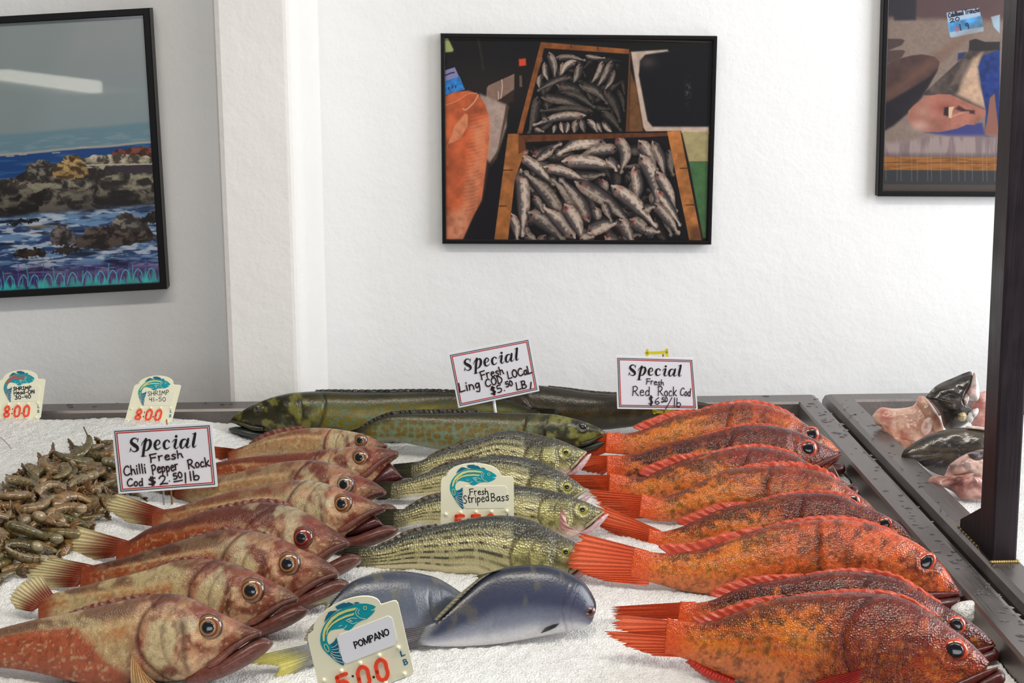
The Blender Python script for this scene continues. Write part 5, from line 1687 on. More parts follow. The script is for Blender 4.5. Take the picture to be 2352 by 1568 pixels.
        col = mixc(col, np.array([120, 96, 84.]), sstep(-0.6, -1.0, k) * 0.7)
        if head:
            col = mixc(col, np.array([176, 128, 116.]), np.exp(-((tt - 0.12) / 0.05) ** 2) * 0.45)
            col = mixc(col, np.array([20, 16, 18.]), np.exp(-(((tt - 0.07) * L / (w * .13)) ** 2 + ((k - 0.1) / 0.26) ** 2)) * 0.9)
        col = col * lit
        sh = sstep(1.8, 0.9, best / (W + 1e-6)) * 0.35 * (1 - m)
        s.I[r, q] = s.I[r, q] * (1 - sh[..., None])
        s.I[r, q] = s.I[r, q] * (1 - m[..., None]) + col * m[..., None]


def picture(name, label, quad, yf, fw, art, frame_mat, glass=True, depth=0.022):
    """frame of four sides, the print, the pane; quad = photo corners of the frame's front"""
    Q = [at_y(x, y, yf) for x, y in quad]
    ctr = sum(Q) / 4
    root = empty(name, label, 'picture', tuple(ctr), group='framed photographs on the wall')
    Q = [np.array(q - ctr) for q in Q]
    Q2 = np.array([[q[0], q[2]] for q in Q])
    mid = Q2.mean(0)

    def inset(d):
        out = []
        for i in range(4):
            p, a, b = Q2[i], Q2[i - 1] - Q2[i], Q2[(i + 1) % 4] - Q2[i]
            out.append(p + d * (a / np.linalg.norm(a) + b / np.linalg.norm(b)))
        return np.array(out)
    rings = [(0, depth), (0, 0.0015), (0.0015, 0), (fw - 0.0015, 0), (fw, 0.0015), (fw, 0.008)]
    V = []
    for d, y in rings:
        V += [(p[0], y, p[1]) for p in inset(d)]
    F = [(k * 4 + i, k * 4 + (i + 1) % 4, k * 4 + 4 + (i + 1) % 4, k * 4 + 4 + i) for k in range(len(rings) - 1) for i in range(4)]
    new_mesh('frame', V, F, frame_mat, root, False)
    I = inset(fw - 0.001)
    h, w = art.shape[:2]
    U, Wv = np.meshgrid(np.linspace(0, 1, w), np.linspace(0, 1, h))
    U, Wv = U.ravel()[:, None], Wv.ravel()[:, None]
    P = (I[0] * (1 - U) + I[1] * U) * (1 - Wv) + (I[3] * (1 - U) + I[2] * U) * Wv
    V = np.c_[P[:, 0], np.full(len(P), 0.009), P[:, 1]]
    i = np.arange(h - 1)[:, None] * w + np.arange(w - 1)[None]
    Fq = np.stack([i, i + 1, i + 1 + w, i + w], -1).reshape(-1, 4)
    new_mesh('print', V, Fq, M_PRINT, root, False, col=s2l(np.clip(art, 0, 255)).reshape(-1, 3))
    V = [(p[0], 0.006, p[1]) for p in I] + [(p[0], 0.0075, p[1]) for p in I]
    new_mesh('glass', V, [(0, 1, 2, 3), (7, 6, 5, 4), (0, 4, 5, 1), (1, 5, 6, 2), (2, 6, 7, 3), (3, 7, 4, 0)], M_GLASS, root, False)
    V = [(p[0], depth - 0.002, p[1]) for p in inset(0.001)] + [(p[0], depth, p[1]) for p in inset(0.001)]
    new_mesh('backing_board', V, [(0, 1, 2, 3), (7, 6, 5, 4), (0, 4, 5, 1), (1, 5, 6, 2), (2, 6, 7, 3), (3, 7, 4, 0)], frame_mat, root, False)
    return root


M_PRINT = attr_mat('photo_print', 0.5, spec=0.3)
M_GLASS, _nt, _b = mat_new('picture_glass')
_t = N(_nt, 'ShaderNodeBsdfTransparent')
_g = N(_nt, 'ShaderNodeBsdfGlossy')
_g.inputs['Roughness'].default_value = 0.02
_f = N(_nt, 'ShaderNodeFresnel')
_f.inputs['IOR'].default_value = 1.33
_m = N(_nt, 'ShaderNodeMixShader')
_nt.links.new(_f.outputs[0], _m.inputs[0])
_nt.links.new(_t.outputs[0], _m.inputs[1])
_nt.links.new(_g.outputs[0], _m.inputs[2])
_nt.links.new(_m.outputs[0], _nt.nodes['Material Output'].inputs[0])

# ---- middle picture: crates of small silver fish (trace units of its close-up)
p = Paint(62, 1962, 78, 1518, 640, 485, (26, 24, 26))
p.mix(np.exp(-((p.X - 300) / 420) ** 2 - ((p.Y - 420) / 170) ** 2) * 0.6, (58, 48, 46))
p.line([(300, 90), (320, 190), (335, 300)], 16, (56, 48, 44), 0.8)
p.poly([(62, 82), (88, 82), (128, 165), (120, 180), (66, 184)], (176, 184, 120), soft=8)
p.poly([(62, 310), (135, 286), (205, 440), (62, 486)], (150, 150, 196))
p.poly([(62, 385), (168, 350), (205, 440), (62, 486)], (58, 140, 214), noise=.3, nsc=.05)
p.line([(66, 345), (100, 330), (130, 322)], 8, (40, 34, 44))
for k in range(3):
    p.line([(90 + k * 24, 440 - k * 6), (94 + k * 24, 425 - k * 6)], 7, (30, 40, 90))
p.poly([(360, 430), (372, 412), (556, 328), (554, 440), (430, 525), (356, 495)], (150, 122, 110), noise=.1)
p.poly([(425, 525), (554, 440), (550, 520), (500, 545)], (62, 46, 40), soft=10)
p.line([(466, 372), (470, 420), (460, 500)], 8, (206, 190, 176))
p.line([(442, 455), (444, 505)], 9, (200, 184, 170))
p.poly([(586, 205), (630, 205), (648, 250), (640, 440), (592, 440)], (34, 28, 28), soft=6)
p.poly([(586, 226), (636, 220), (638, 270), (588, 276)], (226, 84, 56), soft=6)
p.poly([(590, 340), (608, 340), (612, 420), (592, 420)], (120, 96, 82), soft=5)
# salmon side and its white board
p.poly([(310, 470), (500, 545), (500, 700), (440, 880), (380, 960), (330, 900)], (184, 164, 156), soft=14, noise=.15)
p.poly([(500, 540), (520, 560), (430, 930), (380, 990), (440, 860)], (96, 74, 54), soft=8)
p.poly([(62, 490), (130, 460), (230, 448), (295, 470), (345, 540), (372, 620), (378, 780), (352, 1000), (322, 1230), (250, 1370), (190, 1512), (62, 1512)], (200, 108, 68), soft=5, noise=.28, nsc=.012)
p.poly([(250, 700), (372, 640), (376, 780), (350, 1000), (320, 1230), (240, 1370), (180, 1512), (90, 1512), (180, 1250), (230, 1000), (270, 850)], (224, 150, 112), soft=40, a=.7, noise=.25, nsc=.02)
for k in range(26):
    y = 640 + k * 27
    p.line([(250 - k * 3, y + 10), (300 - k * 2, y - 4), (366 - k * 3.2, y - 22)], 5, (232, 172, 140), .45)
p.poly([(75, 850), (130, 700), (205, 608), (226, 620), (222, 700), (170, 790), (80, 830)], (222, 150, 112), soft=5, noise=.15)
p.line([(70, 552), (150, 520), (230, 470), (290, 466)], 7, (226, 160, 126), .8)
p.line([(300, 478), (270, 530), (215, 582), (190, 578)], 9, (238, 186, 160), .9)
p.poly([(62, 1350), (120, 1300), (200, 1290), (250, 1370), (190, 1512), (62, 1512)], (222, 164, 136), soft=40, a=.6, noise=.3)
p.poly([(330, 1230), (380, 1000), (440, 930), (520, 750), (560, 700), (420, 1512), (190, 1512), (250, 1380)], (26, 22, 28), soft=12)
# white tub on the right
p.poly([(1380, 168), (1640, 150), (1650, 165), (1480, 190), (1445, 230), (1440, 330), (1510, 650), (1545, 690), (1950, 688), (1950, 738), (1500, 735), (1478, 700), (1420, 400)], (206, 186, 172), soft=8, noise=.12)
p.poly([(1490, 190), (1650, 165), (1950, 130), (1950, 690), (1550, 692), (1512, 650), (1445, 330)], (24, 24, 30), soft=14)
p.mix(np.exp(-((p.X - 1500) / 60) ** 2 - ((p.Y - 240) / 40) ** 2) * .5, (120, 104, 100))
p.mix(np.exp(-((p.X - 1795) / 18) ** 2 - ((p.Y - 445) / 70) ** 2) * sstep(.45, .6, fbm(p.X * .06, p.Y * .06, 4)), (96, 88, 92))
p.poly([(1755, 730), (1950, 730), (1950, 942), (1812, 944)], (176, 164, 122), soft=6, noise=.1)
p.poly([(1812, 944), (1950, 942), (1950, 1500), (1930, 1500)], (82, 122, 78), soft=6, noise=.12)
# crates
WOOD = (150, 92, 50)
p.poly([(742, 108), (1368, 150), (1372, 760), (575, 770)], (22, 18, 20))
p.poly([(590, 740), (1500, 740), (1500, 820), (590, 830)], (30, 24, 24))
rs = np.random.default_rng(3)
top = [((800, 180), (840, 345), 48, -10), ((750, 215), (710, 340), 30, 10), ((770, 250), (800, 380), 34, 10), ((850, 215), (1050, 232), 38, -12), ((900, 250), (880, 340), 40, -10), ((990, 238), (890, 335), 42, 22), ((1060, 200), (1190, 215), 30, 6),
       ((1180, 240), (1105, 390), 42, -14), ((1245, 235), (1150, 410), 46, -10), ((1262, 300), (1200, 430), 36, -8), ((1020, 260), (975, 395), 46, -8), ((740, 340), (735, 430), 34, 6), ((950, 345), (725, 440), 40, 16), ((860, 400), (1080, 520), 62, -30), ((1020, 400), (1215, 520), 58, -26),
       ((890, 460), (1120, 560), 50, -20), ((750, 490), (1070, 570), 56, -18), ((1200, 440), (1310, 650), 56, -22), ((1290, 440), (1335, 580), 34, -8), ((1325, 370), (1340, 460), 24, 0), ((720, 490), (665, 745), 60, -10), ((770, 530), (790, 580), 40, 0), ((1110, 590), (750, 590), 50, 12), ((1060, 620), (700, 690), 52, 26),
       ((1180, 590), (1310, 720), 52, -8), ((760, 630), (790, 650), 36, 0), ((890, 670), (905, 745), 34, 0), ((935, 670), (925, 745), 36, 0), ((1000, 655), (985, 745), 50, 0), ((1035, 650), (1060, 745), 40, 0), ((1080, 650), (1150, 740), 40, -6), ((1190, 670), (1260, 745), 36, 0), ((850, 690), (835, 745), 30, 0), ((700, 720), (760, 735), 34, 0), ((1150, 670), (1180, 735), 30, 0)]
for k in range(50):
    a = np.array([rs.uniform(740, 1300), rs.uniform(190, 740)])
    d = rs.normal(0, 1, 2)
    d = d / np.linalg.norm(d) * rs.uniform(90, 170)
    if all(720 < v < 1330 for v in (a[0], a[0] + d[0])) and 190 < a[1] + d[1] < 740 and a[0] > 742 - (a[1] - 110) * .2:
        p.sardine(a, a + d, 40, rs.uniform(-15, 15), rs.choice([-1, 1]), rs.uniform(.25, .5), seed=k)
for k, (a, b, w, bd) in enumerate(top):
    p.sardine(a, b, w, bd, -1 if k % 3 else 1, (.95 if a[1] > 600 or k < 12 else .6) * rs.uniform(.75, 1.05), seed=k + 60)
p.mix(sstep(1180, 1340, p.X) * sstep(740, 300, p.Y) * (p.Y < 740) * (p.X < 1368) * .55, (20, 17, 19))
p.poly([(742, 106), (1368, 150), (1366, 184), (760, 148)], WOOD, noise=.3, nsc=.02)
p.poly([(742, 106), (765, 150), (612, 755), (575, 752), (690, 300)], WOOD, noise=.3, nsc=.02)
p.poly([(1368, 170), (1378, 170), (1372, 745), (1352, 745)], (110, 70, 40), soft=4)
p.poly([(1380, 300), (1425, 420), (1480, 735), (1372, 745)], (120, 84, 52), soft=8, noise=.2)
p.poly([(510, 752), (1750, 722), (1756, 760), (1930, 1515), (412, 1515)], (26, 22, 26))
low = [((690, 905), (880, 820), 60, 8), ((1200, 810), (880, 880), 90, 40), ((830, 860), (700, 950), 50, 0), ((1300, 850), (1010, 920), 70, 16), ((1290, 770), (1320, 1010), 74, -46), ((1450, 800), (1570, 1000), 80, -16), ((1550, 800), (1640, 1040), 60, -14),
       ((905, 950), (1290, 990), 84, -18), ((650, 870), (600, 900), 44, 0), ((1220, 930), (1290, 1000), 60, -10), ((600, 910), (830, 1110), 66, -14), ((770, 990), (1070, 1090), 66, -14), ((1420, 985), (1440, 1250), 70, -20), ((1460, 900), (1590, 1230), 84, -30),
       ((1580, 1020), (1720, 1300), 70, -16), ((620, 1080), (690, 1150), 60, 0), ((1190, 1080), (1200, 1190), 70, 0), ((600, 1010), (610, 1470), 84, -16), ((890, 1330), (640, 1040), 86, 20), ((1030, 1310), (840, 1080), 84, 18), ((1100, 1380), (900, 1080), 76, 26), ((1000, 1090), (1390, 1385), 90, -26),
       ((1260, 1125), (1570, 1410), 88, -20), ((1570, 1250), (1740, 1460), 72, -12), ((1590, 1150), (1760, 1400), 50, -8), ((1140, 1280), (1170, 1400), 60, 0), ((660, 1320), (900, 1510), 96, -20), ((990, 1500), (760, 1280), 90, 16), ((920, 1260), (1050, 1510), 86, -14), ((700, 1200), (760, 1310), 50, 0), ((1090, 1460), (1300, 1390), 86, -14),
       ((1320, 1370), (1400, 1515), 86, -10), ((1400, 1370), (1540, 1480), 84, -8), ((1490, 1290), (1560, 1270), 60, 0), ((535, 1330), (575, 1515), 60, -10), ((640, 1480), (720, 1540), 60, 0), ((1220, 1490), (1320, 1530), 80, 0), ((1500, 1450), (1600, 1460), 60, 0), ((1040, 1510), (1120, 1500), 60, 0), ((1200, 1240), (1260, 1370), 50, 0)]
for k in range(80):
    a = np.array([rs.uniform(600, 1720), rs.uniform(830, 1515)])
    d = rs.normal(0, 1, 2)
    d = d / np.linalg.norm(d) * rs.uniform(130, 240)
    if 570 < a[0] + d[0] < 1740 and 830 < a[1] + d[1]:
        p.sardine(a, a + d, 64, rs.uniform(-20, 20), rs.choice([-1, 1]), rs.uniform(.35, .75), seed=k + 200)
for k, (a, b, w, bd) in enumerate(low):
    p.sardine(a, b, w, bd, 1 if k % 3 else -1, rs.uniform(.82, 1.08), seed=k + 300)
    if k % 4 == 0:
        p.mix(np.exp(-((p.X - a[0] * .9 - b[0] * .1) / 14) ** 2 - ((p.Y - a[1] * .9 - b[1] * .1) / 12) ** 2) * .6, (186, 60, 66))
p.poly([(590, 760), (1660, 735), (1660, 760), (640, 810)], (110, 66, 40), noise=.3)
p.poly([(510, 752), (585, 750), (628, 880), (560, 1080), (512, 1515), (412, 1515)], (176, 116, 64), noise=.25, nsc=.02)
p.poly([(585, 750), (632, 800), (640, 860), (585, 900)], (120, 72, 40), soft=5)
p.poly([(1650, 728), (1745, 720), (1920, 1515), (1830, 1515)], (182, 122, 70), noise=.28, nsc=.02)
p.poly([(1840, 1420), (1910, 1400), (1930, 1515), (1840, 1515)], (90, 58, 40), soft=30, a=.7)
for a, b in (((478, 1012), (540, 1010)), ((440, 1272), (500, 1270)), ((1750, 992), (1815, 990)), ((1800, 1258), (1870, 1255)), ((955, 125), (955, 140)), ((1145, 140), (1145, 155))):
    p.line([a, b], 7, (70, 46, 40))
p.line([(90, 84), (900, 80), (1950, 96)], 7, (150, 120, 100), .7)
ART_MID = p.I * 1.14

# ---- left picture: rocky shore (photo pixel units)
p = Paint(-110, 372, 40, 668, 480, 626, (158, 164, 166))
p.mix(sstep(60, 300, p.Y) * .6, (140, 158, 164))
p.mix(sstep(260, 180, p.X + 0.5 * p.Y) * .5, (142, 156, 156))
t_ = p.Y + 0.028 * p.X + 3 * (fbm(p.X * .02, p.Y * 0 + 1, 3) - .5)
p.mix(sstep(294 - 8 * fbm(p.X * .01, 0 * p.Y, 8), 302, t_), (118, 148, 162))
p.mix(sstep(300, 320, t_) * sstep(.45, .7, fbm(p.X * .03, p.Y * .2, 9)) * .5, (150, 172, 178))
p.mix(sstep(338, 342, t_) * sstep(348, 345, t_), (178, 172, 166))
sea = sstep(344, 347, t_)
p.mix(sea, (34, 76, 138))
p.mix(sea * sstep(.5, .7, fbm(p.X * .012, p.Y * .16, 10)) * .55, (66, 128, 172))
for bx, by in ((50, 345), (200, 336), (132, 345), (18, 347)):
    p.line([(bx - 9, by), (bx + 9, by)], 2.5, (196, 190, 180), .9)
    p.line([(bx, by), (bx, by - 9)], 1.5, (150, 150, 146), .7)


def rock(P, lo, hi, seed, k=.06, a=1):
    P = np.asarray(P, float)
    Pj = catmull(np.vstack([P, P[:1]]), 91)[:-1]
    Pj = Pj + (np.stack([vnoise(np.arange(90) * .9, np.full(90, seed)), vnoise(np.arange(90) * .9 + 50, np.full(90, seed))], 1) - .5) * 10
    r, q = p.sub(Pj[:, 0].min() - 2, Pj[:, 0].max() + 2, Pj[:, 1].min() - 2, Pj[:, 1].max() + 2)
    X, Y = p.X[r, q], p.Y[r, q]
    if X.size == 0:
        return
    ins, d = p.inside(Pj, X, Y)
    m = (sstep(-1, 1, np.where(ins, d, -d)) * a)[..., None]
    n1 = fbm(X * k + 3 * fbm(X * .03, Y * .03, seed), Y * k * 1.3, seed, 5)
    n2 = fbm(X * k * .5 - Y * k * .4, Y * k * .8, seed + 4, 4)
    v = sstep(.36, .66, n1 * .6 + n2 * .4)
    v = v * (0.55 + 0.45 * sstep(Pj[:, 1].max(), Pj[:, 1].min(), Y))
    c = mixc(np.asarray(lo, float) + 0 * X[..., None], np.asarray(hi, float), v)
    c = mixc(c, np.array([30, 24, 26.]), sstep(.52, .42, n1) * .45)
    p.I[r, q] = p.I[r, q] * (1 - m) + c * m


rock([(270, 352), (300, 345), (350, 345), (372, 350), (372, 376), (290, 380)], (96, 54, 44), (150, 84, 66), 3)
rock([(190, 362), (280, 356), (372, 372), (372, 405), (200, 404)], (120, 112, 96), (214, 206, 186), 4, .09)
rock([(-110, 400), (0, 398), (50, 392), (60, 372), (82, 362), (120, 366), (150, 375), (200, 380), (280, 400), (372, 405), (372, 480), (300, 500), (-110, 500)], (62, 56, 54), (178, 172, 148), 5, .06)
rock([(52, 398), (58, 372), (84, 362), (118, 368), (126, 396), (90, 406)], (78, 74, 70), (164, 160, 146), 15, .09)
rock([(116, 402), (128, 376), (160, 356), (184, 354), (200, 378), (206, 400), (160, 408)], (120, 92, 52), (214, 186, 130), 6, .08)
p.poly([(252, 384), (372, 384), (372, 404), (300, 402), (246, 392)], (60, 52, 62), noise=.3)
p.line([(206, 378), (280, 380), (372, 384)], 3, (196, 190, 176))
rock([(-110, 452), (0, 440), (150, 430), (300, 440), (372, 450), (372, 478), (240, 492), (120, 492), (-110, 500)], (40, 34, 36), (134, 128, 112), 7, .05)
sea2 = sstep(478, 500, p.Y + 14 * (fbm(p.X * .02, p.Y * .02, 30) - .5) + .02 * p.X)
p.mix(sea2, (44, 70, 116))
p.mix(sea2 * sstep(.45, .62, fbm(p.X * .018, p.Y * .11, 11)), (116, 150, 186))
p.mix(sea2 * sstep(.5, .62, fbm(p.X * .03, p.Y * .16, 12)) * .85, (206, 212, 220))
p.mix(sea2 * sstep(.55, .75, fbm(p.X * .015, p.Y * .09, 13)), (24, 36, 66))
p.mix(np.exp(-((p.X - 80) / 36) ** 2 - ((p.Y - 518) / 4) ** 2) * .8, (132, 104, 66))
rock([(0, 508), (30, 500), (60, 498), (82, 504), (20, 510)], (26, 22, 22), (50, 42, 38), 20)
rock([(106, 560), (110, 534), (126, 520), (146, 522), (166, 540), (168, 562), (140, 568)], (52, 46, 50), (150, 138, 132), 8, .07)
rock([(160, 566), (190, 536), (232, 526), (260, 520), (270, 506), (292, 498), (330, 510), (362, 552), (358, 566), (300, 572), (250, 578), (182, 576)], (38, 30, 30), (130, 112, 98), 9, .08)
rock([(262, 524), (272, 504), (294, 496), (332, 508), (352, 530), (330, 542), (280, 540)], (70, 66, 64), (170, 164, 150), 10, .07)
rock([(330, 510), (372, 498), (372, 524), (345, 522)], (24, 22, 24), (60, 52, 48), 21)
rock([(8, 586), (30, 572), (48, 568), (56, 574), (76, 568), (98, 582), (60, 590)], (34, 26, 24), (82, 66, 44), 22)
rock([(106, 580), (140, 568), (178, 574), (180, 580), (140, 586)], (28, 22, 26), (60, 50, 46), 23)
pur = sstep(600, 645, p.Y + 10 * (fbm(p.X * .03, p.Y * .1, 14) - .5))
p.mix(pur * .85, (62, 38, 96))
p.mix(pur * sstep(.5, .7, fbm(p.X * .02, p.Y * .2, 15)) * .6, (96, 56, 116))
for k in range(46):
    x = -106 + k * 10.5 + rs.uniform(-3, 3)
    hgt = rs.uniform(10, 46) if k % 3 else rs.uniform(30, 62)
    b = rs.uniform(-6, 6)
    c = (70, 190, 206) if k % 2 else (90, 96, 190)
    p.line([(x, 664), (x + b * .4, 664 - hgt * .5), (x + b, 664 - hgt)], 2.2, c, .8)
    if k % 3 == 0:
        p.line([(x, 658), (x + 6, 640), (x + 14, 632), (x + 22, 642), (x + 24, 660)], 2.6, (96, 206, 220), .8)
for k in range(24):
    x = -106 + k * 20 + rs.uniform(-5, 5)
    hh_ = rs.uniform(9, 26) * (1.3 if x > 280 else 1)
    p.poly([(x - 9, 668), (x - 3, 662 - hh_ * .6), (x + 1, 664 - hh_), (x + 6, 660 - hh_ * .3), (x + 13, 668)], (46, 186, 176), soft=4, a=.85, noise=.3)
p.I = p.I * 0.94
ART_LEFT = p.I * 1.22

# ---- right picture: fish cut on ice (trace units of its close-up)
p = Paint(170, 1420, -330, 1490, 420, 610, (152, 134, 124))
p.I *= (1 + .16 * (fbm(p.X * .05, p.Y * .05, 40, 4) - .5))[..., None]
p.mix(sstep(120, 60, p.Y + 30 * (fbm(p.X * .01, p.Y * .01, 5) - .5)), (104, 82, 84))
p.poly([(160, -340), (415, -340), (410, 100), (235, 105), (225, 70), (160, 70)], (60, 58, 66), soft=14)
p.poly([(660, 40), (930, 0), (965, 165), (960, 182), (705, 236), (692, 228)], (186, 206, 226), soft=5)
p.poly([(672, 120), (950, 62), (962, 150), (690, 200)], (84, 160, 214), soft=10, noise=.35, nsc=.02)
p.poly([(690, 195), (965, 150), (965, 182), (705, 236)], (176, 206, 226), soft=8)
for st in hand('Cabillaud', (680, 78), (800, 52), 34, 8, lambda q: q, 1) + hand('Tranche', (815, 50), (935, 30), 34, 8, lambda q: q, 2) + hand('20', (692, 118), (770, 100), 28, 8, lambda q: q, 3):
    p.line([(x, y) for x, y, w in st], 8, (40, 40, 60)) if len(st) > 1 else None
for st in hand('1 9', (775, 178), (850, 160), 44, 10, lambda q: q, 4):
    p.line([(x, y) for x, y, w in st], 11, (50, 60, 90))
p.mix(np.exp(-((p.X - 748) / 16) ** 2 - ((p.Y - 170) / 22) ** 2), (214, 110, 120))
p.poly([(1025, 70), (1100, 50), (1100, 200), (1050, 150)], (180, 206, 226), soft=5)
p.poly([(160, 250), (290, 250), (325, 262), (300, 300), (200, 340), (160, 360)], (92, 76, 76), soft=6)
p.poly([(160, 345), (310, 338), (330, 350), (300, 400), (160, 460)], (98, 80, 78), soft=6)
p.poly([(160, 470), (240, 420), (380, 382), (470, 372), (570, 390), (612, 430), (600, 490), (520, 640), (430, 770), (160, 1010)], (92, 70, 68), soft=6, noise=.25, nsc=.012)
p.mix(np.exp(-(((p.X - 330) * .8 + (p.Y - 600) * .6) / 260) ** 2 - (((p.Y - 600) * .8 - (p.X - 330) * -.6) / 50) ** 2) * .6, (132, 96, 80))
p.poly([(160, 780), (330, 680), (520, 560), (590, 500), (470, 720), (370, 840), (250, 950), (160, 1000)], (44, 40, 48), soft=16)
p.poly([(470, 700), (600, 580), (770, 420), (840, 350), (860, 260), (900, 245), (980, 270), (1100, 268), (1100, 360), (960, 385), (925, 470), (940, 600), (985, 740), (990, 830), (800, 760), (640, 700)], (92, 80, 76), soft=6, noise=.35, nsc=.02)
p.poly([(880, 400), (960, 350), (925, 470), (940, 600), (985, 740), (990, 810), (830, 730), (760, 690), (800, 560)], (206, 176, 152), soft=24, noise=.15)
p.poly([(850, 260), (900, 245), (980, 270), (1100, 268), (1100, 330), (990, 340), (900, 345), (850, 335)], (56, 50, 54), soft=8)
for k in range(14):
    p.line([(700 + k * 9, 620 - k * 16), (750 + k * 8, 600 - k * 14), (800 + k * 6, 610 - k * 15)], 14, (150, 130, 118), .4)
p.poly([(960, 380), (1100, 330), (1100, 1040), (980, 1040), (990, 820), (950, 620), (925, 470)], (36, 62, 132), soft=8, noise=.3)
p.poly([(760, 360), (830, 350), (800, 400), (756, 420)], (56, 66, 110), soft=8)
p.poly([(1020, 720), (1060, 680), (1100, 1040), (975, 1020), (1000, 900)], (160, 110, 96), soft=8)
p.poly([(500, 1000), (640, 960), (820, 930), (960, 920), (990, 1040), (700, 1035)], (72, 76, 140), soft=14)
p.poly([(365, 830), (410, 780), (500, 715), (600, 690), (700, 692), (800, 735), (900, 780), (990, 820), (980, 870), (900, 940), (840, 935), (760, 970), (620, 1000), (520, 1000), (430, 975), (370, 920)], (178, 120, 104), soft=6, noise=.22, nsc=.012)
p.mix(np.exp(-((p.X - 490) / 70) ** 2 - ((p.Y - 830) / 70) ** 2) * .6, (214, 170, 152))
p.mix(np.exp(-((p.X - 460) / 70) ** 2 - ((p.Y - 950) / 40) ** 2) * .7, (222, 194, 182))
p.mix(np.exp(-((p.X - 660) / 100) ** 2 - ((p.Y - 800) / 40) ** 2) * .5, (140, 62, 56))
p.poly([(655, 800), (690, 790), (690, 870), (650, 860)], (56, 36, 42), soft=8)
p.poly([(690, 795), (735, 790), (720, 830), (715, 885), (690, 880)], (232, 206, 170), soft=6)
p.poly([(745, 810), (770, 782), (830, 815), (900, 820), (900, 850), (820, 840)], (78, 50, 54), soft=10)
p.line([(720, 870), (800, 840), (850, 836)], 18, (214, 160, 140), .7)
ice = sstep(1000, 1060, p.Y - .00 * p.X + 60 * sstep(600, 250, p.X) * -1)
p.mix(ice * (p.Y > 930), (176, 158, 156))
p.mix(ice * sstep(.45, .65, fbm(p.X * .025, p.Y * .004, 44)) * .6, (128, 110, 114))
p.mix(sstep(1150, 1200, p.Y) * .7, (110, 96, 98))
p.mix(sstep(1198, 1208, p.Y), (178, 120, 62))
p.mix(sstep(1198, 1208, p.Y) * sstep(.45, .7, fbm(p.X * .01, p.Y * .08, 45)) * .6, (122, 78, 42))
p.mix(sstep(1246, 1250, p.Y) * sstep(1258, 1254, p.Y) * .7, (110, 70, 40))
p.mix(sstep(1305, 1320, p.Y), (66, 68, 72))
p.mix(sstep(1428, 1434, p.Y), (92, 82, 78))
p.mix(sstep(1434, 1442, p.Y) * sstep(.4, .6, vnoise(p.X * .006, 0 * p.Y, 3)), (62, 70, 86))
for k in range(16):
    x = 200 + k * 62 + rs.uniform(-20, 20)
    p.line([(x, 1060), (x + 6, 1250), (x + 10, 1400)], 7, (176, 168, 166), .35)
p.I *= 1.05
ART_RIGHT = p.I

picture('framed_picture', 'black-framed seascape picture with rocks and teal kelp on the left wall', [(-128, 45), (343, 18), (383, 664), (-100, 690)], Y_WALL - 0.034, 0.0125, ART_LEFT, M_BLACK, depth=0.033)
picture('framed_picture', 'black-framed picture of sardines in wooden crates, middle of the white wall', [(1012, 77), (1648, 83), (1634, 562), (1016, 560)], Y_WALL - 0.022, 0.0075, ART_MID, M_BLACK)
picture('framed_picture', 'black-framed picture of cut fish on ice, half hidden by the post', [(2033, -92), (2400, -88), (2402, 453), (2017, 451)], Y_WALL - 0.022, 0.0095, ART_RIGHT, M_BLACK)

# ------------------------------------------------------------------ shrimp heap
M_SHRIMP = attr_mat('shrimp_shell', 0.24, coat=0.6, mottle=0.25, mscale=220, bump=0.0004, bscale=300, trans=0.08)


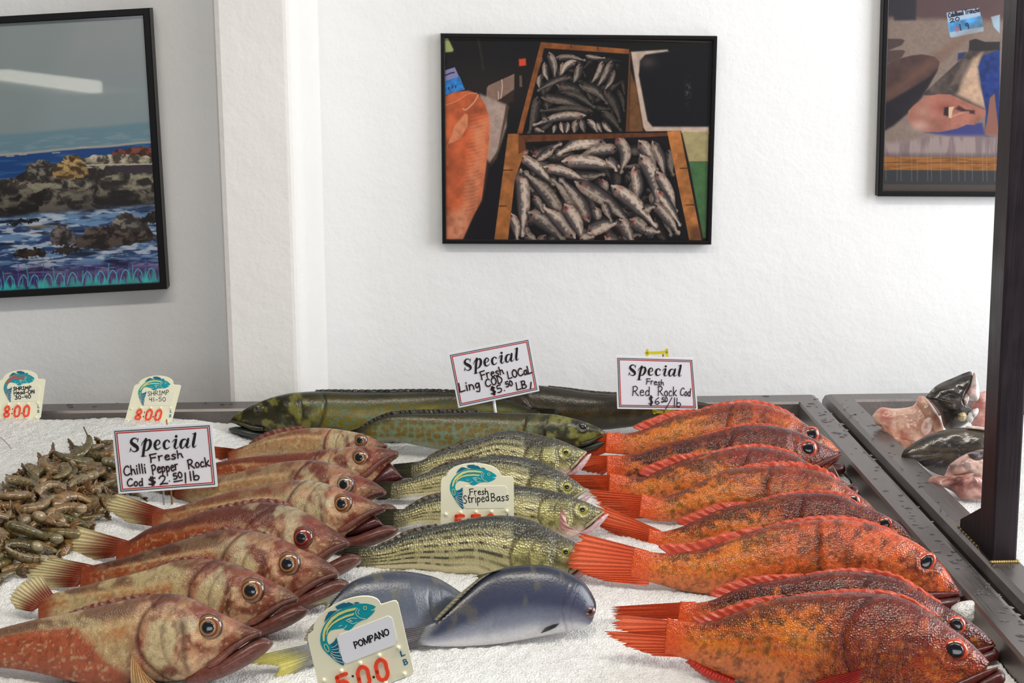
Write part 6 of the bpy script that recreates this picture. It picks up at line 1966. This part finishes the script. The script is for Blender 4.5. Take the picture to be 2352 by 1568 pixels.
def shrimp_parts(seed, L, curl, hue):
    """headless shrimp: ringed curled body, tail fan, row of little legs. Returns three meshes"""
    rr = np.random.default_rng(seed)
    n, m = 46, 14
    ang = np.linspace(-0.15, curl, n)
    ds = L / n
    P = np.zeros((n, 2))
    for i in range(1, n):
        P[i] = P[i - 1] + ds * np.array([math.cos(ang[i]), -math.sin(ang[i])])
    P -= P.mean(0)
    V, Cc = [], []
    base, pale, dark = hue
    for i in range(n):
        t = i / (n - 1)
        r = L * 0.118 * np.interp(t, [0, .04, .12, .4, .75, .93, 1], [.55, .86, 1, .95, .66, .44, .3])
        seg = (t * 6.2) % 1
        r *= 1 + 0.07 * (seg < .82) * seg - 0.05 * (seg > .9)
        tg = np.array([math.cos(ang[i]), -math.sin(ang[i])])
        nr = np.array([-tg[1], tg[0]])
        for k in range(m):
            a = 2 * math.pi * k / m
            o = nr * math.cos(a) * r * 1.12
            V.append((P[i][0] + o[0], P[i][1] + o[1], math.sin(a) * r * 0.86))
            c = base * (1 - .35 * max(0, -math.cos(a))) + pale * .35 * max(0, -math.cos(a))
            if seg > .86:
                c = c * .6 + dark * .4
            if t < .05:
                c = pale * .6 + base * .3
            f = vnoise(i * .25 + seed * 9, k * .6, seed)
            c = c * (.5 + .5 * f)
            Cc.append(c)
    F = [(i * m + k, i * m + (k + 1) % m, (i + 1) * m + (k + 1) % m, (i + 1) * m + k) for i in range(n - 1) for k in range(m)]
    F += [tuple(range(m))[::-1], tuple((n - 1) * m + k for k in range(m))]
    body = ('body', V, F, Cc)
    # tail fan: five blades
    V, F, Cc = [], [], []
    tg = np.array([math.cos(ang[-1]), -math.sin(ang[-1])])
    for b, sp in enumerate((-.75, -.38, 0, .38, .75)):
        ln = L * (.20 if b != 2 else .16)
        a0 = len(V)
        for i in range(7):
            t = i / 6
            w = L * .045 * math.sin(math.pi * min(.96, t * .8 + .12))
            q = P[-1] - tg * L * .02 + tg * ln * t * math.cos(sp * .5)
            z = ln * t * math.sin(sp)
            for s_, h in ((1, .0012), (-1, .0012), (-1, -.0008), (1, -.0008)):
                V.append((q[0] + tg[1] * h, q[1] - tg[0] * h, z + s_ * w))
                Cc.append((hue[0] * (1 - t) + C(112, 74, 38) * t) * (.8 + .3 * (b % 2)))
        for i in range(6):
            for k in range(4):
                F.append((a0 + i * 4 + k, a0 + i * 4 + (k + 1) % 4, a0 + i * 4 + 4 + (k + 1) % 4, a0 + i * 4 + 4 + k))
        F += [(a0, a0 + 3, a0 + 2, a0 + 1), (a0 + 24, a0 + 25, a0 + 26, a0 + 27)]
    tail = ('tail_fan', V, F, Cc)
    g = Geo()
    for i in range(5):
        j = int((.1 + i * .14) * n)
        tg = np.array([math.cos(ang[j]), -math.sin(ang[j])])
        nr = np.array([tg[1], -tg[0]])
        for s_ in (-1, 1):
            r = L * .085
            p0 = np.array([*(P[j] + nr * r * .9), s_ * r * .35])
            p1 = p0 + np.array([*(nr * L * .06 + tg * L * .03), s_ * L * .012])
            p2 = p1 + np.array([*(nr * L * .02 + tg * L * .05), s_ * L * .004])
            g.tube([p0, p1, p2], (L * .012, L * .010, L * .004), 5)
    legs = ('swimmerets', g.V, g.F, [C(128, 98, 60)] * len(g.V))
    return [body, tail, legs]


HUES = [(C(128, 108, 62), C(186, 172, 136), C(70, 50, 26)), (C(142, 104, 56), C(196, 174, 136), C(92, 52, 22)), (C(104, 92, 54), C(160, 150, 116), C(52, 44, 26)), (C(150, 122, 84), C(204, 190, 166), C(104, 66, 36))]
SHR = []
for k in range(6):
    SHR.append(shrimp_parts(300 + k, 0.066 + 0.004 * (k % 3), (1.5, 2.5, 2.0, 3.0, 1.1, 2.3)[k], HUES[k % 4]))
REG = np.array([(-90, 1250), (-60, 1200), (0, 1160), (34, 1132), (66, 1102), (96, 1086), (134, 1068), (190, 1052), (262, 1042), (300, 1052), (300, 1132), (250, 1150), (236, 1168), (205, 1212), (156, 1256), (104, 1298), (40, 1330), (-20, 1345), (-90, 1350)], float)
_pt = Paint(0, 1, 0, 1, 2, 2, (0, 0, 0))
rs = np.random.default_rng(17)
proto, placed = {}, []
SLAB = 'olive brown headless shrimp in the heap on the ice at left'
tries = 0
for layer, (gap, lift, inset_) in enumerate(((0.027, 0.006, 2), (0.031, 0.020, 12), (0.040, 0.033, 26))):
    pts = []
    tries = 0
    while tries < 2600:
        tries += 1
        q = (rs.uniform(-90, 300), rs.uniform(1040, 1352))
        ins, d = _pt.inside(REG, np.array([[q[0]]]), np.array([[q[1]]]))
        if not ins[0, 0] or d[0, 0] < inset_:
            continue
        W = at_z(q[0], q[1], Z_ICE + 0.02)
        W[2] = float(ice_z(W[0], W[1])) + lift
        if any(np.hypot(W[0] - w[0], W[1] - w[1]) < gap for w in pts):
            continue
        pts.append(W)
    placed += [(layer, w) for w in pts]
for k, (layer, W) in enumerate(placed):
    v = int(rs.integers(0, 6))
    if v not in proto:
        r = empty('shrimp', SLAB, 'shrimp', group='headless shrimp in the heap')
        for nm, Vx, Fx, Cx in SHR[v]:
            new_mesh(nm, Vx, Fx, M_SHRIMP, r, True, col=np.array(Cx))
        proto[v] = r
    else:
        r = proto[v].copy()
        COL.objects.link(r)
        for ch in proto[v].children:
            c = ch.copy()
            COL.objects.link(c)
            c.parent = r
    r.location = W
    r.rotation_euler = (rs.normal(0, .3) + (math.pi if rs.random() < .5 else 0), rs.normal(0, .22), rs.uniform(0, 2 * math.pi))
print('shrimp', len(placed))

# ------------------------------------------------------------------ post between the trays
pb = at_z(2276, 1292, Z_RIM)
ptop = at_y(2338, 0, pb[1])
M_WELD = simple('weld_bead', (150, 126, 70), 0.4, metal=0.5, noise=.3, nscale=200)
root = empty('post', 'dark steel post rising from the rim of the right tray', 'post', tuple(pb))
tilt = (ptop[0] - pb[0]) / (ptop[2] - pb[2])
wx, wy, hz = 0.034, 0.048, 1.35


def sheared(g):
    g.V = [(x + tilt * z, y, z) for x, y, z in g.V]
    return g


g = Geo()
g.box(0, wx, 0, wy, 0, hz)
sheared(g).build('tube', M_POST, root, bevel=0.003)
g = Geo()
gz, gy = 0.062, 0.085
V = [(0.004, wy - .002, 0.0), (0.004, wy + gy, 0.0), (0.004, wy + gy, 0.012), (0.004, wy - .002, gz)]
V += [(x + .006, y, z) for x, y, z in V]
g.add(V, [(0, 1, 2, 3), (7, 6, 5, 4), (0, 4, 5, 1), (1, 5, 6, 2), (2, 6, 7, 3), (3, 7, 4, 0)])
g.build('gusset', M_POST, root, bevel=0.001)
g = Geo()
for k in range(12):
    x = k / 11 * wx
    g.tube([(x - .002, -.001, .001), (x + .002, -.001, .0015)], (.0018, .0024), 6)
g.build('weld_bead', M_WELD, root, True)
g = Geo()
for k in range(9):
    y = wy + k / 8 * gy
    g.tube([(.002, y - .002, .001), (.002, y + .002, .001)], (.0016, .0012), 6)
g.build('weld_bead', M_WELD, root, True)

# ------------------------------------------------------------------ cut fish in the right tray
M_MEAT = attr_mat('fish_flesh', 0.3, coat=0.4, mottle=0.14, mscale=180, bump=0.0014, bscale=90, sss=0.15)
M_DARK = attr_mat('dark_fish_skin', 0.22, coat=0.5, mottle=0.25, mscale=160, bump=0.0006, bscale=150)


def lump(name, root, pl, P, T, mat, colf, c0=0.0, seed=0, n=80, nr=16, rough=0.004, puff=0.55):
    """a thick piece bounded by a traced outline, rounded on both sides"""
    Q = pl.L(P)
    Q = catmull(np.vstack([Q, Q[:1]]), n + 1)[:-1]
    ctr = Q.mean(0)
    V, Cc, F = [], [], []
    for side in (1, -1):
        for i in range(nr):
            r = 1 - i / nr
            for k in range(n):
                q = ctr + (Q[k] - ctr) * r
                z = T * (1 - r ** 2.4) ** puff
                z += rough * (fbm(q[0] * 60 + seed, q[1] * 60, seed, 4) - .5) * 2 * (1 - r ** 6)
                V.append((q[0], q[1], c0 + side * z))
                Cc.append(colf(q[0], q[1], r, side))
        V.append((ctr[0], ctr[1], c0 + side * T))
        Cc.append(colf(ctr[0], ctr[1], 0, side))
    off = nr * n + 1
    for s_ in (0, 1):
        b = s_ * off
        for i in range(nr - 1):
            for k in range(n):
                f = (b + i * n + k, b + i * n + (k + 1) % n, b + (i + 1) * n + (k + 1) % n, b + (i + 1) * n + k)
                F.append(f if s_ == 0 else f[::-1])
        for k in range(n):
            f = (b + (nr - 1) * n + k, b + (nr - 1) * n + (k + 1) % n, b + off - 1)
            F.append(f if s_ == 0 else f[::-1])
    return new_mesh(name, V, F, mat, root, col=np.array(Cc))


def flesh(a, b, c, seed, k=55):
    def f(x, y, r, s):
        n1 = float(fbm(x * k, y * k * 1.7, seed, 4))
        t = float(sstep(.35, .65, n1))
        u = float(sstep(.58, .72, float(fbm(x * k * 1.6 + 9, y * k, seed + 3, 3))))
        return (a * (1 - t) + b * t) * (1 - .7 * u) + c * .7 * u
    return f


def streak(a, b, seed, kx=30, ky=160):
    def f(x, y, r, s):
        t = float(sstep(.4, .65, fbm(x * kx + y * 40, y * ky, seed, 3)))
        return a * (1 - t) + b * t
    return f


GP_ = 'cut fish in the right tray'
pl = Plane((2010, 1030, 2200, 1040), 25)
r = empty('fish_fillet', 'pale pink fish fillet folded against the dark fish head', 'fillet', M=pl.M, group=GP_)
PK = (C(226, 184, 164), C(204, 150, 130), C(190, 110, 96))
lump('flesh', r, pl, [(2003, 955), (2022, 936), (2056, 938), (2096, 932), (2112, 912), (2132, 920), (2150, 944), (2164, 972), (2166, 996), (2140, 1010), (2112, 1024), (2080, 1030), (2050, 1012), (2030, 984), (2012, 974)], 0.018, M_MEAT, flesh(*PK, 61), seed=3)
lump('flap', r, pl, [(2108, 914), (2122, 916), (2140, 940), (2158, 968), (2164, 994), (2150, 1000), (2134, 980), (2116, 950), (2104, 926)], 0.012, M_MEAT, flesh(C(214, 170, 146), C(196, 146, 124), C(176, 100, 90), 65), c0=0.018, seed=8)
lump('flap', r, pl, [(2118, 970), (2136, 958), (2144, 966), (2136, 992), (2120, 1004), (2112, 990)], 0.010, M_MEAT, flesh(C(236, 208, 194), C(224, 180, 164), C(206, 140, 126), 66), c0=0.022, seed=9)
lump('skin_side', r, pl, [(2024, 976), (2054, 1000), (2084, 1022), (2110, 1020), (2104, 1034), (2078, 1034), (2046, 1016), (2026, 992)], 0.012, M_MEAT, flesh(C(196, 150, 128), C(176, 126, 104), C(150, 96, 70), 67), c0=0.006, seed=10)

pl = Plane((2120, 1052, 2270, 1052), 8)
r = empty('fish_head_piece', 'dark fish head piece pointing upward with a white cut edge', 'fish piece', M=pl.M, group=GP_)
lump('dark_skin', r, pl, [(2126, 912), (2150, 886), (2188, 868), (2231, 853), (2226, 884), (2214, 912), (2226, 930), (2238, 948), (2226, 966), (2212, 978), (2184, 990), (2168, 980), (2160, 950), (2146, 930)], 0.024, M_DARK, streak(C(58, 50, 44), C(34, 30, 28), 70), seed=4, rough=.003)
lump('white_cut_edge', r, pl, [(2231, 852), (2240, 880), (2242, 904), (2236, 918), (2222, 908), (2214, 900), (2222, 884)], 0.012, M_MEAT, flesh(C(240, 228, 224), C(232, 204, 198), C(206, 120, 116), 71), c0=0.016, seed=5)
lump('white_patch', r, pl, [(2204, 912), (2216, 906), (2214, 918), (2208, 928)], 0.006, M_MEAT, flesh(C(226, 216, 210), C(206, 190, 184), C(150, 130, 124), 72), c0=0.022, seed=6, n=30, nr=6)
lump('jaw_flesh', r, pl, [(2190, 946), (2204, 942), (2212, 950), (2206, 962), (2192, 960)], 0.008, M_MEAT, flesh(C(176, 160, 120), C(206, 190, 150), C(90, 80, 60), 73), c0=0.022, seed=7, n=40, nr=8)
lump('torn_edge', r, pl, [(2216, 944), (2238, 934), (2240, 944), (2228, 960), (2222, 968), (2212, 958)], 0.008, M_MEAT, flesh(C(236, 232, 230), C(210, 206, 206), C(60, 56, 54), 74), c0=0.016, seed=8, n=40, nr=8)

pl = Plane((2200, 1040, 2400, 1036), 8)
r = empty('fish_fillet', 'pink flesh piece half hidden behind the steel post', 'fillet', M=pl.M, group=GP_)
lump('flesh', r, pl, [(2232, 930), (2244, 908), (2262, 898), (2300, 900), (2330, 930), (2330, 980), (2280, 988), (2240, 984), (2228, 962)], 0.02, M_MEAT, flesh(C(226, 180, 172), C(204, 140, 130), C(176, 90, 90), 75), seed=12)

pl = Plane((2080, 1096, 2300, 1100), 20)
r = empty('fish_fin_piece', 'broad dark fish fin lying over the rail of the right tray', 'fish piece', M=pl.M, group=GP_)
lump('fin', r, pl, [(2070, 1048), (2078, 1032), (2110, 1010), (2150, 992), (2200, 982), (2250, 984), (2300, 994), (2320, 1060), (2290, 1090), (2230, 1092), (2180, 1094), (2146, 1086), (2120, 1070), (2104, 1058), (2084, 1062)], 0.014, M_DARK, streak(C(44, 40, 40), C(66, 56, 42), 76, 14, 200), seed=14, rough=.002)
lump('pale_edge', r, pl, [(2216, 978), (2250, 980), (2300, 992), (2300, 998), (2250, 988), (2220, 984)], 0.006, M_MEAT, flesh(C(206, 190, 184), C(180, 160, 150), C(120, 100, 90), 77), c0=0.006, seed=15, n=40, nr=6)

pl = Plane((2130, 1152, 2330, 1160), 22)
r = empty('fish_collar', 'ragged pink and brown fish collar in front of the dark fin', 'fish piece', M=pl.M, group=GP_)
lump('flesh', r, pl, [(2128, 1106), (2140, 1094), (2168, 1092), (2180, 1068), (2210, 1046), (2240, 1036), (2290, 1036), (2320, 1070), (2320, 1130), (2270, 1144), (2210, 1146), (2190, 1130), (2164, 1118), (2132, 1122)], 0.022, M_MEAT, flesh(C(196, 150, 138), C(150, 92, 82), C(96, 50, 46), 78, 70), seed=16, rough=.008)
lump('pale_flap', r, pl, [(2176, 1070), (2206, 1050), (2240, 1038), (2290, 1038), (2310, 1060), (2290, 1092), (2250, 1100), (2216, 1090), (2186, 1092)], 0.014, M_MEAT, flesh(C(214, 180, 168), C(200, 156, 144), C(110, 90, 92), 79), c0=0.016, seed=17)
lump('skin_patch', r, pl, [(2214, 1046), (2244, 1036), (2290, 1036), (2290, 1056), (2250, 1062), (2226, 1058)], 0.006, M_DARK, flesh(C(70, 64, 70), C(150, 130, 130), C(40, 38, 42), 80, 120), c0=0.027, seed=18, n=50, nr=8)

# a lump of frozen ice by the rail, a stray hair, drops of water on the rims
pl = Plane((2170, 1425, 2270, 1440), 15)
o = lump('ice_chunk', None, pl, [(2186, 1392), (2204, 1382), (2236, 1378), (2256, 1386), (2262, 1396), (2250, 1412), (2254, 1426), (2224, 1432), (2196, 1428), (2178, 1414)], 0.016, M_ICE, lambda *a: C(240, 240, 240), seed=22, rough=.006)
o.matrix_world = pl.M
tag(o, 'frozen lump of ice between the red fish heads and the tray rail', 'ice')
hp = [at_z(x, y, Z_ICE) for x, y in ((-12, 1046), (4, 1050), (16, 1060), (26, 1072), (28, 1076))]
g = Geo()
g.tube([(q[0], q[1], float(ice_z(q[0], q[1])) + .006) for q in catmull(np.array(hp), 16)], 0.0005, 5)
tag(g.build('hair', simple('brown_hair', (112, 92, 66), .5), None, True), 'single curved hair lying on the white ice', 'hair')
V, F = [], []
rr = np.random.default_rng(5)
for k in range(190):
    y = rr.uniform(1.5, 2.64)
    x = rr.uniform(.648, .678) if rr.random() < .62 else rr.uniform(.704, .738)
    if rr.random() < .14:
        x, y = rr.uniform(-.9, .6), rr.uniform(2.622, 2.66)
    a, b = rr.uniform(.0012, .0040), rr.uniform(.8, 2.0)
    th_ = rr.uniform(-.5, .5)
    k0 = len(V)
    for i in range(4):
        rr_ = 1 - i / 4
        for q in range(12):
            w = q * math.pi / 6
            u_, v_ = a * b * rr_ * math.cos(w), a * rr_ * math.sin(w)
            V.append((x + u_ * math.cos(th_) - v_ * math.sin(th_), y + u_ * math.sin(th_) + v_ * math.cos(th_), Z_RIM + .0001 + a * .5 * (1 - rr_ ** 2)))
    for i in range(3):
        for q in range(12):
            F.append((k0 + i * 12 + q, k0 + i * 12 + (q + 1) % 12, k0 + (i + 1) * 12 + (q + 1) % 12, k0 + (i + 1) * 12 + q))
    F.append(tuple(k0 + 36 + q for q in range(12)))
o = new_mesh('water_drops', V, F, M_WATER)
o['kind'] = 'stuff'
tag(o, 'drops of water standing on the steel tray rims', 'water')

# ------------------------------------------------------------------ lit display case across the shop, mirrored in the left picture
yg = Y_WALL - 0.028


def mirror_pt(px, py, z):
    d = ray(px, py)
    hit = CAMP + d * (yg / d[1])
    d2 = np.array([d[0], -d[1], d[2]])
    return hit + d2 * ((z - hit[2]) / d2[2])


za = 1.17
A, B = mirror_pt(8, 163, za), mirror_pt(220, 190, za)
print('lamp', A, B)
d = (B - A) / np.linalg.norm(B - A)
M_LAMP, _nt, _b = mat_new('fluorescent_diffuser')
_b.inputs['Emission Color'].default_value = (1.0, 0.95, 0.82, 1)
_b.inputs['Emission Strength'].default_value = 9
ang = math.atan2(d[1], d[0])
root = empty('display_case', 'display case with a fluorescent tube, seen only as a reflection in the seascape picture', 'display case', (float((A + B)[0] / 2), float((A + B)[1] / 2), 0))
root.rotation_euler = (0, 0, ang)
ln = np.linalg.norm(B - A) / 2
g = Geo()
g.box(-ln - .1, ln + .1, -.3, .3, 0, za - .05)
g.build('cabinet', M_COUNTER, root, bevel=.01)
g = Geo()
g.box(-ln, ln, -.035, .035, za - .05, za + .008)
g.build('light_tube', M_LAMP, root, bevel=.01)
# ceiling fixtures that carry the overhead lamps
M_HOUS = simple('lamp_housing', (226, 226, 222), .4)
for x in (-.8, .75):
    root = empty('ceiling_lamp', 'long ceiling lamp above the %s of the trays, outside the picture' % ('left side' if x < 0 else 'right side'), 'lamp', (x, .95, ZC))
    g = Geo()
    g.box(-.65, .65, -.12, .12, -.05, 0)
    g.build('housing', M_HOUS, root, bevel=.006)

for o in [o for o in COL.objects if o.get('category') == 'fish']:
    mx = 0
    for c in o.children:
        if c.type == 'MESH':
            A = np.array([(o.matrix_world @ v.co) for v in c.data.vertices])
            A = A[A[:, 2] < 0.9]
            if len(A):
                mx = max(mx, A[:, 0].max())
    if mx > .636:
        print('NEAR RAIL', o.name, round(mx, 4))
